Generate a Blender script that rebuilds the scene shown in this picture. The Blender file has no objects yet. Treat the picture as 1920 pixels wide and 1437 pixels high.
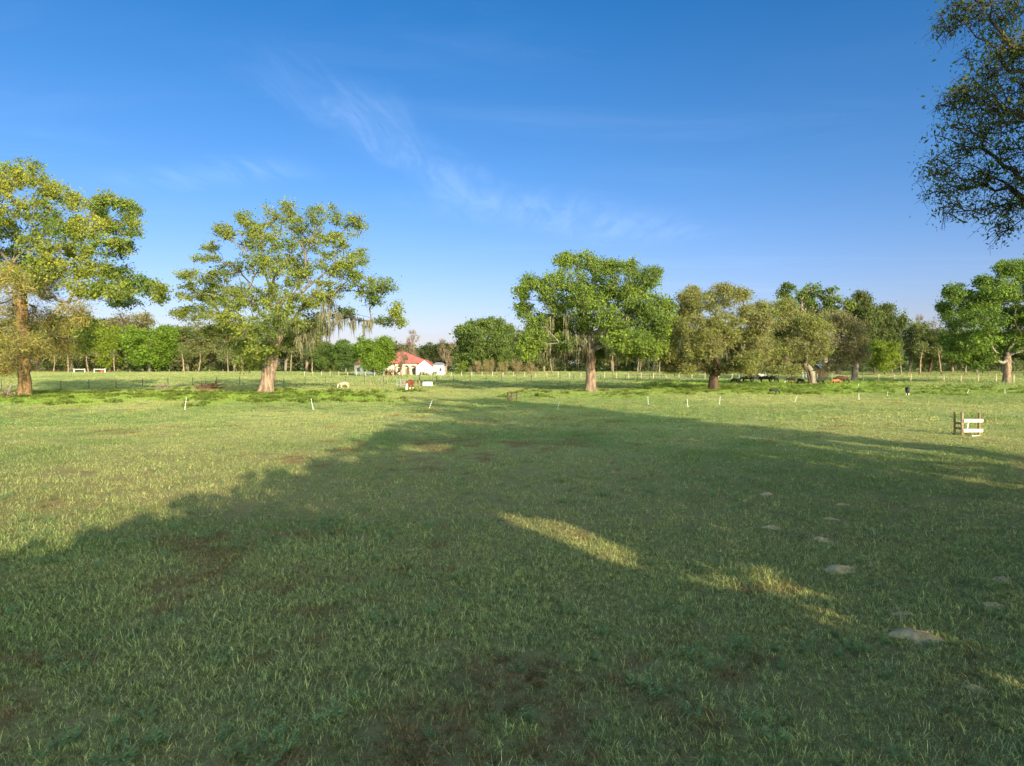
import bpy, math, random
import numpy as np
from mathutils import Vector, Matrix

# ------------------------------------------------------------------ camera, sky, sun
SC = bpy.context.scene
COL = SC.collection
FPX, CAM_H, HOR = 1280.0, 3.5, 682.0          # focal length in pixels of the 1920 wide photo, eye height, horizon row
cam_d = bpy.data.cameras.new('camera'); cam = bpy.data.objects.new('camera', cam_d); COL.objects.link(cam)
cam_d.sensor_width = 36; cam_d.lens = 24.0; cam_d.clip_end = 6000; cam_d.clip_start = 0.1
cam.location = (0, 0, CAM_H)
cam.rotation_euler = (math.radians(90 - 1.63), 0, 0)
SC.camera = cam

SUN_EL = math.radians(16.0)
SUN_AZ = math.radians(180 - 26.2)             # clockwise from +Y
sdx, sdy = math.sin(SUN_AZ), math.cos(SUN_AZ)
SUNV = Vector((sdx * math.cos(SUN_EL), sdy * math.cos(SUN_EL), math.sin(SUN_EL)))
TANS = math.tan(SUN_EL)

SC.view_settings.view_transform = 'Standard'
SC.view_settings.look = 'None'
SC.view_settings.gamma = 1
SC.view_settings.exposure = 1.3
SC.view_settings.use_curve_mapping = False
SC.cycles.max_bounces = 6
SC.cycles.diffuse_bounces = 3
SC.cycles.transmission_bounces = 4
SC.cycles.transparent_max_bounces = 4
SC.render.film_transparent = False

W = bpy.data.worlds.new('World'); SC.world = W; W.use_nodes = True
nt = W.node_tree; N = nt.nodes; L = nt.links
for n in list(N): N.remove(n)
wo = N.new('ShaderNodeOutputWorld'); bg = N.new('ShaderNodeBackground')
sky = N.new('ShaderNodeTexSky'); sky.sky_type = 'NISHITA'; sky.sun_disc = False
sky.sun_elevation = SUN_EL; sky.sun_rotation = SUN_AZ
sky.air_density = 1.0; sky.dust_density = 0.6; sky.ozone_density = 3.0; sky.altitude = 0
bg.inputs['Strength'].default_value = 0.15
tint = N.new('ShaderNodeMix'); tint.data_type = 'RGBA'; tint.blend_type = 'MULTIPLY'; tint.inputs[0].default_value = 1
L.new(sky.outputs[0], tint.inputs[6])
# thin cirrus: noise laid out on a cloud plane far overhead
tc = N.new('ShaderNodeTexCoord'); sep = N.new('ShaderNodeSeparateXYZ'); L.new(tc.outputs['Generated'], sep.inputs[0])
def wm(op, a, b=None, c=None):
    n = N.new('ShaderNodeMath'); n.operation = op
    for i, v in enumerate((a, b, c)):
        if v is None: continue
        if isinstance(v, (int, float)): n.inputs[i].default_value = v
        else: L.new(v, n.inputs[i])
    return n.outputs[0]
def wcol(f, a, b):
    n = N.new('ShaderNodeMix'); n.data_type = 'RGBA'; L.new(f, n.inputs[0])
    for i, v in ((6, a), (7, b)):
        if isinstance(v, tuple): n.inputs[i].default_value = (*v, 1)
        else: L.new(v, n.inputs[i])
    return n.outputs[2]
def wlin(v, a, b):
    m = N.new('ShaderNodeMapRange'); m.inputs[1].default_value = a; m.inputs[2].default_value = b; L.new(v, m.inputs[0]); return m.outputs[0]
# clear, deep blue air opposite the sun; unseen sunward side made brighter and warmer to fill the shade
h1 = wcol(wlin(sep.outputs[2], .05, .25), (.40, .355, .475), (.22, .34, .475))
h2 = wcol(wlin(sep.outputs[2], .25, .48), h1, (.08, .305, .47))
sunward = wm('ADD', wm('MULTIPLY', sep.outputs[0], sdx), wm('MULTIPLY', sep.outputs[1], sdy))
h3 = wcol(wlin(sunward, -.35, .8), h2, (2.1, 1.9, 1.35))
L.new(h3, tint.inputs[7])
zc = wm('MAXIMUM', sep.outputs[2], 0.03)
cu = wm('DIVIDE', sep.outputs[0], zc); cv = wm('DIVIDE', sep.outputs[1], zc)
comb = N.new('ShaderNodeCombineXYZ'); L.new(cu, comb.inputs[0]); L.new(cv, comb.inputs[1])
def wnoise(rot, sx, sy, scale, detail, dist):
    mp = N.new('ShaderNodeMapping'); mp.inputs['Rotation'].default_value = (0, 0, math.radians(rot))
    mp.inputs['Scale'].default_value = (sx, sy, 1)
    L.new(comb.outputs[0], mp.inputs[0])
    t = N.new('ShaderNodeTexNoise'); t.inputs['Scale'].default_value = scale; t.inputs['Detail'].default_value = detail
    t.inputs['Distortion'].default_value = dist; t.inputs['Roughness'].default_value = 0.62
    L.new(mp.outputs[0], t.inputs[0]); return t.outputs[0]
def wramp(v, a, b):
    m = N.new('ShaderNodeMapRange'); m.interpolation_type = 'SMOOTHSTEP'
    m.inputs[1].default_value = a; m.inputs[2].default_value = b; L.new(v, m.inputs[0]); return m.outputs[0]
n1 = wnoise(12, 0.35, 1.1, 1.3, 8, 0.6)
n2 = wnoise(-20, 0.25, 0.7, 0.55, 3, 0.2)
veil = wm('MULTIPLY', wramp(n1, 0.47, 0.80), wramp(n2, 0.40, 0.66))
# one longer streak running from upper left down to the right
def streakf(A, B, wid, amt, rot, seedrot):
    """a soft streak between two points of the cloud plane, frayed by noise"""
    (ax, ay), (bx_, by_) = A, B; sl = math.hypot(bx_ - ax, by_ - ay); ex, ey = (bx_ - ax) / sl, (by_ - ay) / sl
    wob = wm('MULTIPLY', wm('SUBTRACT', wnoise(seedrot, 1, 1, 1.2, 4, 0.0), 0.5), 0.5)
    dperp = wm('ADD', wm('SUBTRACT', wm('MULTIPLY', wm('SUBTRACT', cu, ax), ey), wm('MULTIPLY', wm('SUBTRACT', cv, ay), ex)), wob)
    dlong = wm('ADD', wm('MULTIPLY', wm('SUBTRACT', cu, ax), ex), wm('MULTIPLY', wm('SUBTRACT', cv, ay), ey))
    band = wm('SUBTRACT', 1.0, wramp(wm('ABSOLUTE', dperp), 0.0, wid))
    ends = wm('MULTIPLY', wramp(dlong, -0.5, 0.35), wm('SUBTRACT', 1.0, wramp(dlong, sl * .8, sl * 1.35)))
    fray = wramp(wnoise(rot, 4.0, 0.8, 1.6, 8, 0.8), .34, .70)
    return wm('MULTIPLY', wm('MULTIPLY', wm('MULTIPLY', band, ends), wm('ADD', 0.25, fray)), amt)
streak = wm('ADD', streakf((-0.72, 2.45), (-0.28, 4.0), .30, 1.0, -14, 0), wm('ADD', streakf((-0.35, 4.1), (1.15, 5.4), .75, .85, -50, 30), streakf((-2.0, 3.75), (-1.2, 3.5), .35, .8, -80, 60)))
cover = wm('MINIMUM', wm('ADD', wm('MULTIPLY', veil, 0.08), wm('MULTIPLY', streak, 0.105)), 0.6)
cover = wm('MULTIPLY', cover, wramp(sep.outputs[2], 0.02, 0.12))
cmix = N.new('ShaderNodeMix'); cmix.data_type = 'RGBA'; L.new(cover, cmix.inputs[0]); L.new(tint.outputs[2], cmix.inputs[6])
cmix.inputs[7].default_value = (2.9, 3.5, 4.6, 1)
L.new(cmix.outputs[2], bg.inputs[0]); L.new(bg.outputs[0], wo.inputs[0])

sd = bpy.data.lights.new('sun', 'SUN'); sd.energy = 3.35; sd.angle = math.radians(0.5); sd.color = (1.0, 0.86, 0.62)
sun = bpy.data.objects.new('sun', sd); COL.objects.link(sun)
sun.rotation_euler = SUNV.to_track_quat('Z', 'Y').to_euler(); sun.location = (40, -60, 60)

# ------------------------------------------------------------------ helpers
def hash2(ix, iy, seed):
    h = (ix.astype(np.int64) * 374761393 + iy.astype(np.int64) * 668265263 + seed * 974634777) & 0x7fffffff
    h = ((h ^ (h >> 13)) * 1274126177) & 0x7fffffff
    return ((h ^ (h >> 16)) & 0xffff) / 65535.0
def vn(x, y, s, seed=0):
    """value noise, cell size s metres, 0..1"""
    x = np.asarray(x, float) / s; y = np.asarray(y, float) / s
    ix = np.floor(x); iy = np.floor(y); fx = x - ix; fy = y - iy
    fx = fx * fx * (3 - 2 * fx); fy = fy * fy * (3 - 2 * fy)
    a = hash2(ix, iy, seed); b = hash2(ix + 1, iy, seed); c = hash2(ix, iy + 1, seed); d = hash2(ix + 1, iy + 1, seed)
    return (a * (1 - fx) + b * fx) * (1 - fy) + (c * (1 - fx) + d * fx) * fy
def sst(x, a, b):
    t = np.clip((np.asarray(x, float) - a) / (b - a), 0, 1); return t * t * (3 - 2 * t)
def relief(x, y):
    x = np.asarray(x, float); y = np.asarray(y, float)
    near = 0.035 * (vn(x, y, 1.3, 1) - .5) + 0.05 * (vn(x, y, 3.1, 2) - .5) + 0.09 * (vn(x, y, 9, 3) - .5)
    far = 0.22 * (vn(x, y, 34, 4) - .5) * sst(y, 25, 70)
    return near + far
def gz(x, y): return float(relief(np.array([x]), np.array([y]))[0])
def G(px, py):
    """ground point seen at pixel (px, py) of the 1920 wide photograph"""
    D = FPX * CAM_H / (py - HOR); return (px - 960) / FPX * D, D
def X_at(px, D): return (px - 960) / FPX * D
def Z_at(py, D): return CAM_H + (HOR - py) / FPX * D

def lush_map(x, y):
    """1 where tall bright weeds grow under and in front of the trees"""
    px = 960 + FPX * x / np.maximum(y, 1)
    n = vn(x, y, 6, 11) - .5; n2 = vn(x, y, 1.9, 12) - .5
    m = n * 15 + n2 * 7
    left = sst(y + m, 58, 62) * (1 - sst(y + m, 80, 88)) * (1 - sst(px + n * 120, 700, 800))
    mid = 0.55 * sst(y + m, 68, 74) * (1 - sst(y + m, 84, 92)) * sst(px, 880, 1050) * (1 - sst(px, 1180, 1300))
    right = sst(y + m, 73, 79) * (1 - sst(y + m, 128, 140)) * sst(px + n * 80, 1170, 1260) * (1 - sst(px + n * 160, 1590, 1760))
    r2 = 0.5 * sst(y + m, 72, 80) * (1 - sst(y + m, 95, 110)) * sst(px, 1600, 1700)
    return np.clip(np.maximum.reduce([left, mid, right, r2]), 0, 1)
def bare_map(x, y):
    a = vn(x, y, 1.3, 21) * .5 + vn(x, y, .5, 22) * .5
    b = vn(x, y, 6, 23)
    return sst(a * .72 + b * .28, 0.625, 0.74)
def dry_map(x, y):
    a = vn(x, y, 11, 31) * .5 + vn(x, y, 3.7, 32) * .3 + vn(x, y, 1.2, 33) * .2
    return np.clip(sst(a, .38, .68) * .85 + .42 * (1 - sst(y, 8, 24)), 0, 1)

def mesh_obj(name, V, F, mat, parent=None, smooth=False, mi=None, attrs=None):
    """V (n,3) array; F list of index tuples or an (m,k) array"""
    me = bpy.data.meshes.new(name)
    V = np.asarray(V, np.float32)
    if isinstance(F, np.ndarray):
        m, k = F.shape
        me.vertices.add(len(V)); me.vertices.foreach_set('co', V.ravel())
        me.loops.add(m * k); me.loops.foreach_set('vertex_index', F.ravel().astype(np.int32))
        me.polygons.add(m); me.polygons.foreach_set('loop_start', np.arange(0, m * k, k, dtype=np.int32))
        me.polygons.foreach_set('loop_total', np.full(m, k, dtype=np.int32))
        me.update(calc_edges=True)
    else:
        me.from_pydata([tuple(map(float, v)) for v in V], [], F); me.update()
    if smooth: me.polygons.foreach_set('use_smooth', np.ones(len(me.polygons), bool))
    mats = mat if isinstance(mat, (list, tuple)) else [mat]
    for m_ in mats: me.materials.append(m_)
    if mi is not None: me.polygons.foreach_set('material_index', np.asarray(mi, np.int32))
    for an, av in (attrs or {}).items():
        a = me.attributes.new(an, 'FLOAT', 'POINT'); a.data.foreach_set('value', np.asarray(av, np.float32))
    o = bpy.data.objects.new(name, me); COL.objects.link(o)
    if parent: o.parent = parent
    return o
def tag(o, label=None, cat=None, group=None, kind=None):
    if label: o['label'] = label
    if cat: o['category'] = cat
    if group: o['group'] = group
    if kind: o['kind'] = kind
    return o
def empty(name, loc, rz=0, sc=1.0):
    o = bpy.data.objects.new(name, None); COL.objects.link(o); o.location = loc; o.rotation_euler = (0, 0, rz)
    o.scale = (sc,) * 3 if isinstance(sc, (int, float)) else sc
    o.empty_display_size = .3; return o
def copy_tree(o, parent=None):
    c = o.copy(); COL.objects.link(c)
    if parent: c.parent = parent
    for ch in [q for q in o.children]: copy_tree(ch, c)
    return c

class MB:
    """collects simple solids into one mesh"""
    def __init__(s): s.V = []; s.F = []
    def box(s, c, d, rz=0, ry=0, rx=0):
        R = Matrix.Rotation(rz, 3, 'Z') @ Matrix.Rotation(ry, 3, 'Y') @ Matrix.Rotation(rx, 3, 'X')
        b = len(s.V)
        for sx in (-.5, .5):
            for sy in (-.5, .5):
                for sz in (-.5, .5):
                    s.V.append(tuple(Vector(c) + R @ Vector((sx * d[0], sy * d[1], sz * d[2]))))
        for f in ((0, 1, 3, 2), (4, 6, 7, 5), (0, 4, 5, 1), (2, 3, 7, 6), (0, 2, 6, 4), (1, 5, 7, 3)):
            s.F.append(tuple(b + i for i in f))
        return s
    def tube(s, p, q, r0, r1=None, n=8, cap=True):
        r1 = r0 if r1 is None else r1; p = Vector(p); q = Vector(q); d = (q - p).normalized()
        a = d.orthogonal().normalized(); b_ = d.cross(a); b = len(s.V)
        for (c, r) in ((p, r0), (q, r1)):
            for i in range(n):
                t = 2 * math.pi * i / n; s.V.append(tuple(c + a * (r * math.cos(t)) + b_ * (r * math.sin(t))))
        for i in range(n): j = (i + 1) % n; s.F.append((b + i, b + j, b + n + j, b + n + i))
        if cap: s.F.append(tuple(b + n + i for i in range(n))); s.F.append(tuple(b + n - 1 - i for i in range(n)))
        return s
    def poly(s, pts):
        b = len(s.V); s.V += [tuple(p) for p in pts]; s.F.append(tuple(range(b, b + len(pts)))); return s
    def prism(s, pts, dvec):
        """closed polygon pts extruded by dvec"""
        n = len(pts); b = len(s.V); dv = Vector(dvec)
        s.V += [tuple(Vector(p)) for p in pts] + [tuple(Vector(p) + dv) for p in pts]
        s.F.append(tuple(b + n - 1 - i for i in range(n))); s.F.append(tuple(b + n + i for i in range(n)))
        for i in range(n): j = (i + 1) % n; s.F.append((b + i, b + j, b + n + j, b + n + i))
        return s
    def build(s, name, mat, parent=None, smooth=False): return mesh_obj(name, s.V, s.F, mat, parent, smooth)

# ------------------------------------------------------------------ materials
def newmat(name):
    m = bpy.data.materials.new(name); m.use_nodes = True; t = m.node_tree
    for n in list(t.nodes): t.nodes.remove(n)
    o = t.nodes.new('ShaderNodeOutputMaterial'); return m, t, o
def nd(t, typ, **kw):
    n = t.nodes.new(typ)
    for k, v in kw.items(): setattr(n, k, v)
    return n
def setin(t, n, i, v):
    if v is None: return
    if hasattr(v, 'is_linked') or isinstance(v, bpy.types.NodeSocket): t.links.new(v, n.inputs[i])
    else: n.inputs[i].default_value = v
def mth(t, op, a, b=None, clamp=False):
    n = nd(t, 'ShaderNodeMath', operation=op, use_clamp=clamp); setin(t, n, 0, a); setin(t, n, 1, b); return n.outputs[0]
def mixc(t, f, a, b, mode='MIX'):
    n = nd(t, 'ShaderNodeMix', data_type='RGBA', blend_type=mode)
    setin(t, n, 0, f)
    setin(t, n, 6, a if isinstance(a, bpy.types.NodeSocket) else (*a, 1)); setin(t, n, 7, b if isinstance(b, bpy.types.NodeSocket) else (*b, 1))
    return n.outputs[2]
def noise(t, vec, scale, detail=3, rough=.55, dist=0):
    n = nd(t, 'ShaderNodeTexNoise'); n.inputs['Scale'].default_value = scale; n.inputs['Detail'].default_value = detail
    n.inputs['Roughness'].default_value = rough; n.inputs['Distortion'].default_value = dist
    if vec is not None: t.links.new(vec, n.inputs['Vector'])
    return n.outputs[0]
def rng_(t, v, a, b, c=0, d=1):
    n = nd(t, 'ShaderNodeMapRange'); t.links.new(v, n.inputs[0])
    for i, q in enumerate((a, b, c, d)): n.inputs[i + 1].default_value = q
    return n.outputs[0]
def pos(t): return nd(t, 'ShaderNodeNewGeometry').outputs['Position']
def objc(t): return nd(t, 'ShaderNodeTexCoord').outputs['Object']

def simple(name, ca, cb=None, scale=3, rough=.8, bump=0, bscale=20, metal=0, spec=.3, detail=4, lo=.35, hi=.65, stretch=None):
    m, t, o = newmat(name); b = nd(t, 'ShaderNodeBsdfPrincipled')
    b.inputs['Roughness'].default_value = rough; b.inputs['Metallic'].default_value = metal
    b.inputs['Specular IOR Level'].default_value = spec
    v = objc(t)
    if stretch:
        mp = nd(t, 'ShaderNodeMapping'); mp.inputs['Scale'].default_value = stretch; t.links.new(v, mp.inputs[0]); v = mp.outputs[0]
    if cb is not None:
        c = mixc(t, rng_(t, noise(t, v, scale, detail), lo, hi), ca, cb); t.links.new(c, b.inputs['Base Color'])
    else: b.inputs['Base Color'].default_value = (*ca, 1)
    if bump:
        bn = nd(t, 'ShaderNodeBump'); bn.inputs['Strength'].default_value = bump; bn.inputs['Distance'].default_value = .03
        t.links.new(noise(t, v, bscale, 5), bn.inputs['Height']); t.links.new(bn.outputs[0], b.inputs['Normal'])
    t.links.new(b.outputs[0], o.inputs[0]); return m

def leafmat(name, ca, cb, cc, lf=.16, hf=2.2, trans=.32, ccw=.35):
    """foliage: ca/cb vary in patches through the crown, cc is a second leaf tone sprinkled leaf by leaf"""
    m, t, o = newmat(name); p = objc(t)
    c = mixc(t, rng_(t, noise(t, p, lf, 3, .6, .4), .40, .60), ca, cb)
    c = mixc(t, mth(t, 'MULTIPLY', rng_(t, noise(t, p, hf, 2), .46, .66), ccw), c, cc)
    oi = nd(t, 'ShaderNodeObjectInfo'); hs = nd(t, 'ShaderNodeHueSaturation')
    t.links.new(rng_(t, oi.outputs['Random'], 0, 1, .49, .51), hs.inputs['Hue'])
    t.links.new(rng_(t, noise(t, p, hf * 2.3, 1), .3, .7, .72, 1.3), hs.inputs['Value']); t.links.new(c, hs.inputs['Color'])
    d = nd(t, 'ShaderNodeBsdfDiffuse'); tr = nd(t, 'ShaderNodeBsdfTranslucent'); mx = nd(t, 'ShaderNodeMixShader')
    mx.inputs[0].default_value = trans
    t.links.new(hs.outputs[0], d.inputs[0]); t.links.new(hs.outputs[0], tr.inputs[0])
    t.links.new(d.outputs[0], mx.inputs[1]); t.links.new(tr.outputs[0], mx.inputs[2]); t.links.new(mx.outputs[0], o.inputs[0])
    return m

# turf colour shared by the ground sheet and the grass growing on it
tg = bpy.data.node_groups.new('turf_colour', 'ShaderNodeTree')
tg.interface.new_socket('Lush', in_out='INPUT', socket_type='NodeSocketFloat')
tg.interface.new_socket('Dry', in_out='INPUT', socket_type='NodeSocketFloat')
tg.interface.new_socket('Color', in_out='OUTPUT', socket_type='NodeSocketColor')
gi = tg.nodes.new('NodeGroupInput'); go_ = tg.nodes.new('NodeGroupOutput'); P_ = pos(tg)
c = mixc(tg, rng_(tg, noise(tg, P_, .45, 4, .6), .38, .62), (.205, .285, .080), (.265, .325, .115))
c = mixc(tg, gi.outputs[1], c, (.395, .405, .15))
c = mixc(tg, rng_(tg, noise(tg, P_, .9, 3, .6), .56, .70, 0, .55), c, (.150, .255, .115))
c = mixc(tg, rng_(tg, noise(tg, P_, .23, 3, .6), .58, .72, 0, .45), c, (.38, .31, .15))
c = mixc(tg, mth(tg, 'MULTIPLY', gi.outputs[0], .95), c, (.27, .38, .07))
tg.links.new(c, go_.inputs[0])
def turf(t, lush, dry):
    g = nd(t, 'ShaderNodeGroup'); g.node_tree = tg; t.links.new(lush, g.inputs[0]); t.links.new(dry, g.inputs[1]); return g.outputs[0]
def attr(t, name, typ='GEOMETRY'):
    a = nd(t, 'ShaderNodeAttribute', attribute_name=name, attribute_type=typ); return a.outputs['Fac']

m_ground, t, o = newmat('ground_soil_and_turf')
gc = turf(t, attr(t, 'lush'), attr(t, 'dry')); P = pos(t)
soil = mixc(t, rng_(t, noise(t, P, 5, 4), .35, .65), (.25, .10, .048), (.36, .20, .10))
soil = mixc(t, rng_(t, noise(t, P, 26, 4), .4, .7, 0, .7), soil, (.15, .18, .075))
f = mth(t, 'MULTIPLY', attr(t, 'near'), .6); f = mth(t, 'MAXIMUM', f, mth(t, 'MULTIPLY', attr(t, 'bare'), .8))
c = mixc(t, f, gc, soil)
b = nd(t, 'ShaderNodeBsdfDiffuse'); t.links.new(c, b.inputs[0])
bn = nd(t, 'ShaderNodeBump'); bn.inputs['Strength'].default_value = .8; bn.inputs['Distance'].default_value = .08
t.links.new(noise(t, P, 9, 6, .7), bn.inputs['Height']); t.links.new(bn.outputs[0], b.inputs['Normal'])
t.links.new(b.outputs[0], o.inputs[0])

def grassmat(name, weed=False, amp=1.0):
    m, t, o = newmat(name)
    gc = turf(t, attr(t, 'lush', 'INSTANCER'), attr(t, 'dry', 'INSTANCER')); tone = attr(t, 'tone')
    if weed: c = mixc(t, .75, gc, (.30, .46, .20))
    else:
        c = mixc(t, rng_(t, tone, .0, .35, .65, 0), gc, (.16, .27, .065))
        straw = mth(t, 'MULTIPLY', rng_(t, tone, .72, 1, 0, .8), mth(t, 'SUBTRACT', 1, attr(t, 'lush', 'INSTANCER')))
        c = mixc(t, straw, c, (.50, .43, .24))
    c = mixc(t, mth(t, 'MULTIPLY', attr(t, 'rust', 'INSTANCER'), .7), c, (.26, .11, .05))
    hs = nd(t, 'ShaderNodeHueSaturation'); t.links.new(c, hs.inputs['Color']); t.links.new(mth(t, 'MULTIPLY', rng_(t, noise(t, pos(t), 11, 2), .32, .68, 1 - .5 * amp, 1 + .45 * amp), rng_(t, mth(t, 'FRACT', mth(t, 'MULTIPLY', tone, 7.3)), 0, 1, 1 - .55 * amp, 1 + .75 * amp)), hs.inputs['Value'])
    d = nd(t, 'ShaderNodeBsdfDiffuse'); tr = nd(t, 'ShaderNodeBsdfTranslucent'); mx = nd(t, 'ShaderNodeMixShader'); mx.inputs[0].default_value = .38
    for q in (d, tr): t.links.new(hs.outputs[0], q.inputs[0])
    t.links.new(d.outputs[0], mx.inputs[1]); t.links.new(tr.outputs[0], mx.inputs[2]); t.links.new(mx.outputs[0], o.inputs[0]); return m
m_tall, t, o = newmat('tall_weed_leaves'); c = mixc(t, rng_(t, noise(t, pos(t), .8, 3), .35, .65), (.21, .30, .06), (.38, .43, .10))
d = nd(t, 'ShaderNodeBsdfDiffuse'); tr = nd(t, 'ShaderNodeBsdfTranslucent'); mx = nd(t, 'ShaderNodeMixShader'); mx.inputs[0].default_value = .4
for q in (d, tr): t.links.new(c, q.inputs[0])
t.links.new(d.outputs[0], mx.inputs[1]); t.links.new(tr.outputs[0], mx.inputs[2]); t.links.new(mx.outputs[0], o.inputs[0])
m_grass = grassmat('grass_blades'); m_weed = grassmat('weed_leaves', True, .5); m_mid = grassmat('meadow_blades', False, .65); m_far = grassmat('pasture_blades', False, .25)

M = {}
M['bark_pale'] = simple('bark_pale', (.33, .24, .17), (.13, .095, .07), 4.5, .95, 1, 11, spec=.1, stretch=(1, 1, .22), lo=.38, hi=.62)
M['bark_gold'] = simple('bark_gold', (.31, .205, .09), (.12, .08, .045), 4.5, .95, 1, 11, spec=.1, stretch=(1, 1, .22), lo=.38, hi=.62)
M['bark_dark'] = simple('bark_dark', (.055, .04, .03), (.11, .075, .05), 2, .95, .9, 9, spec=.1, stretch=(1, 1, .3))
M['bark_grey'] = simple('bark_grey', (.26, .23, .19), (.13, .11, .09), 2, .95, .7, 9, spec=.1, stretch=(1, 1, .3))
M['moss'] = leafmat('spanish_moss', (.24, .23, .135), (.17, .165, .10), (.33, .31, .20), .5, 3, .3)
M['l_oak_a'] = leafmat('oak_leaves_golden', (.115, .18, .035), (.27, .285, .045), (.17, .15, .06), .17, 2.2, ccw=.25)
M['l_brown'] = leafmat('browning_twigs', (.25, .24, .065), (.32, .265, .085), (.18, .21, .05), .25, 2.2)
M['l_oak_b'] = leafmat('oak_leaves_mid', (.115, .18, .04), (.21, .265, .045), (.19, .16, .07), .20, 2.2, ccw=.22)
M['l_oak_c'] = leafmat('oak_leaves_bright', (.11, .175, .038), (.175, .255, .038), (.17, .17, .07), .2, 2.2)
M['l_olive'] = leafmat('olive_new_growth', (.205, .205, .08), (.20, .23, .058), (.26, .235, .125), .2, 2.2)
M['l_olive2'] = leafmat('olive_grey_growth', (.20, .19, .095), (.17, .175, .065), (.26, .23, .13), .2, 2.2)
M['l_green'] = leafmat('deep_green_leaves', (.08, .135, .038), (.12, .185, .04), (.15, .16, .06), .2, 2.0)
M['l_bright'] = leafmat('bright_green_leaves', (.13, .20, .028), (.18, .26, .034), (.11, .14, .035), .2, 2.0)
M['l_dark'] = leafmat('dark_green_leaves', (.070, .105, .035), (.115, .145, .045), (.14, .12, .07), .2, 2.0)
M['l_mossy'] = leafmat('moss_draped_leaves', (.155, .17, .065), (.11, .155, .04), (.24, .21, .12), .2, 2.0)
M['l_yellow'] = leafmat('yellow_green_leaves', (.20, .26, .030), (.15, .22, .030), (.12, .13, .05), .2, 2.0)
M['l_bare'] = leafmat('bare_twigs', (.27, .21, .14), (.22, .16, .11), (.30, .26, .17), .2, 2.0)
M['l_near'] = leafmat('overhead_oak_leaves', (.11, .175, .045), (.18, .215, .05), (.17, .16, .07), .6, 9, trans=.42, ccw=.2)
M['sand'] = simple('pale_sand', (.70, .50, .27), (.46, .32, .17), 6, .95, .6, 30, spec=.1)
M['post_wood'] = simple('weathered_post', (.33, .26, .17), (.20, .15, .09), 6, .85, .5, 30, stretch=(1, 1, .15))
M['post_light'] = simple('sunbleached_post', (.50, .42, .29), (.38, .31, .21), 6, .85, .4, 30, stretch=(1, 1, .15))
M['post_brown'] = simple('brown_post', (.17, .11, .05), (.28, .21, .11), 6, .85, .5, 30, stretch=(1, 1, .15))
M['board'] = simple('bleached_board', (.74, .67, .56), (.60, .53, .42), 5, .7, .2, 30, stretch=(.2, 1, 1))
M['white_plastic'] = simple('white_plastic', (.66, .66, .62), None, rough=.5)
M['white_paint'] = simple('white_paint', (.78, .76, .72), (.70, .68, .62), 1.5, .7)
M['metal_dark'] = simple('dark_metal', (.045, .055, .045), (.08, .08, .06), 4, .6)
M['galv'] = simple('galvanised', (.50, .54, .55), (.42, .46, .48), 3, .45, metal=.4)
M['wire'] = simple('wire', (.30, .30, .28), None, rough=.5)
M['red_paint'] = simple('red_paint', (.62, .09, .06), None, rough=.6)
M['roof_red'] = simple('red_roof', (.47, .15, .12), (.37, .11, .085), .8, .7, spec=.2)
M['roof_orange'] = simple('orange_roof', (.56, .20, .10), (.46, .15, .075), .8, .7, spec=.2)
M['stucco'] = simple('cream_stucco', (.80, .74, .58), (.74, .68, .52), .6, .9)
M['stucco_w'] = simple('white_stucco', (.82, .80, .77), (.77, .75, .71), .6, .9)
M['glass'] = simple('dark_window', (.05, .06, .07), None, rough=.15, spec=.5)
M['grey_roof'] = simple('grey_tin', (.32, .30, .30), (.24, .23, .22), 2, .6)
M['hide_black'] = simple('black_hide', (.018, .015, .014), (.03, .025, .02), 4, .7)
M['hide_red'] = simple('red_hide', (.24, .062, .028), (.17, .045, .022), 3, .8)
M['hide_dark'] = simple('dark_brown_hide', (.075, .03, .02), (.05, .022, .015), 3, .8)
M['hide_orange'] = simple('orange_hide', (.32, .14, .06), (.25, .10, .04), 3, .8)
M['hide_cream'] = simple('cream_hide', (.62, .52, .34), (.52, .42, .27), 3, .8)
M['hide_white'] = simple('white_hide', (.75, .70, .60), None, rough=.8)
M['root'] = simple('tangled_roots', (.17, .10, .06), (.10, .06, .04), 4, .95, .8, 12)
M['stones'] = simple('bare_branches', (.32, .26, .20), (.20, .16, .12), 4, .9)
M['brush'] = leafmat('tan_brush', (.30, .23, .115), (.24, .22, .08), (.34, .26, .15), .3, 3)
M['maroon'] = leafmat('maroon_shrub_leaves', (.20, .06, .035), (.16, .07, .04), (.12, .09, .04), .5, 3)

# ------------------------------------------------------------------ ground
def graded(segs):
    out = []
    for a, b_, s in segs: out.append(np.arange(a, b_, s))
    return np.unique(np.concatenate(out + [np.array([segs[-1][1]])]))
ys = graded([(-300, -40, 40), (-40, 0, 5), (0, 40, .5), (40, 130, 1.5), (130, 400, 8), (400, 1000, 60), (1000, 5000, 400)])
xh = graded([(0, 32, .5), (32, 90, 1.5), (90, 300, 10), (300, 1000, 70), (1000, 4500, 500)])
xs = np.unique(np.concatenate([-xh, xh]))
XX, YY = np.meshgrid(xs, ys); fx, fy = XX.ravel(), YY.ravel()
ZZ = relief(fx, fy)
nx, ny = len(xs), len(ys)
ii = np.arange(nx * ny).reshape(ny, nx)
F = np.stack([ii[:-1, :-1].ravel(), ii[:-1, 1:].ravel(), ii[1:, 1:].ravel(), ii[1:, :-1].ravel()], 1)
ground = mesh_obj('ground', np.stack([fx, fy, ZZ], 1), F, m_ground, smooth=True,
                  attrs={'lush': lush_map(fx, fy), 'dry': dry_map(fx, fy), 'bare': bare_map(fx, fy) * (1 - sst(fy, 30, 60)),
                         'near': 1 - sst(fy, 14, 42)})
tag(ground, kind='structure')

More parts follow.
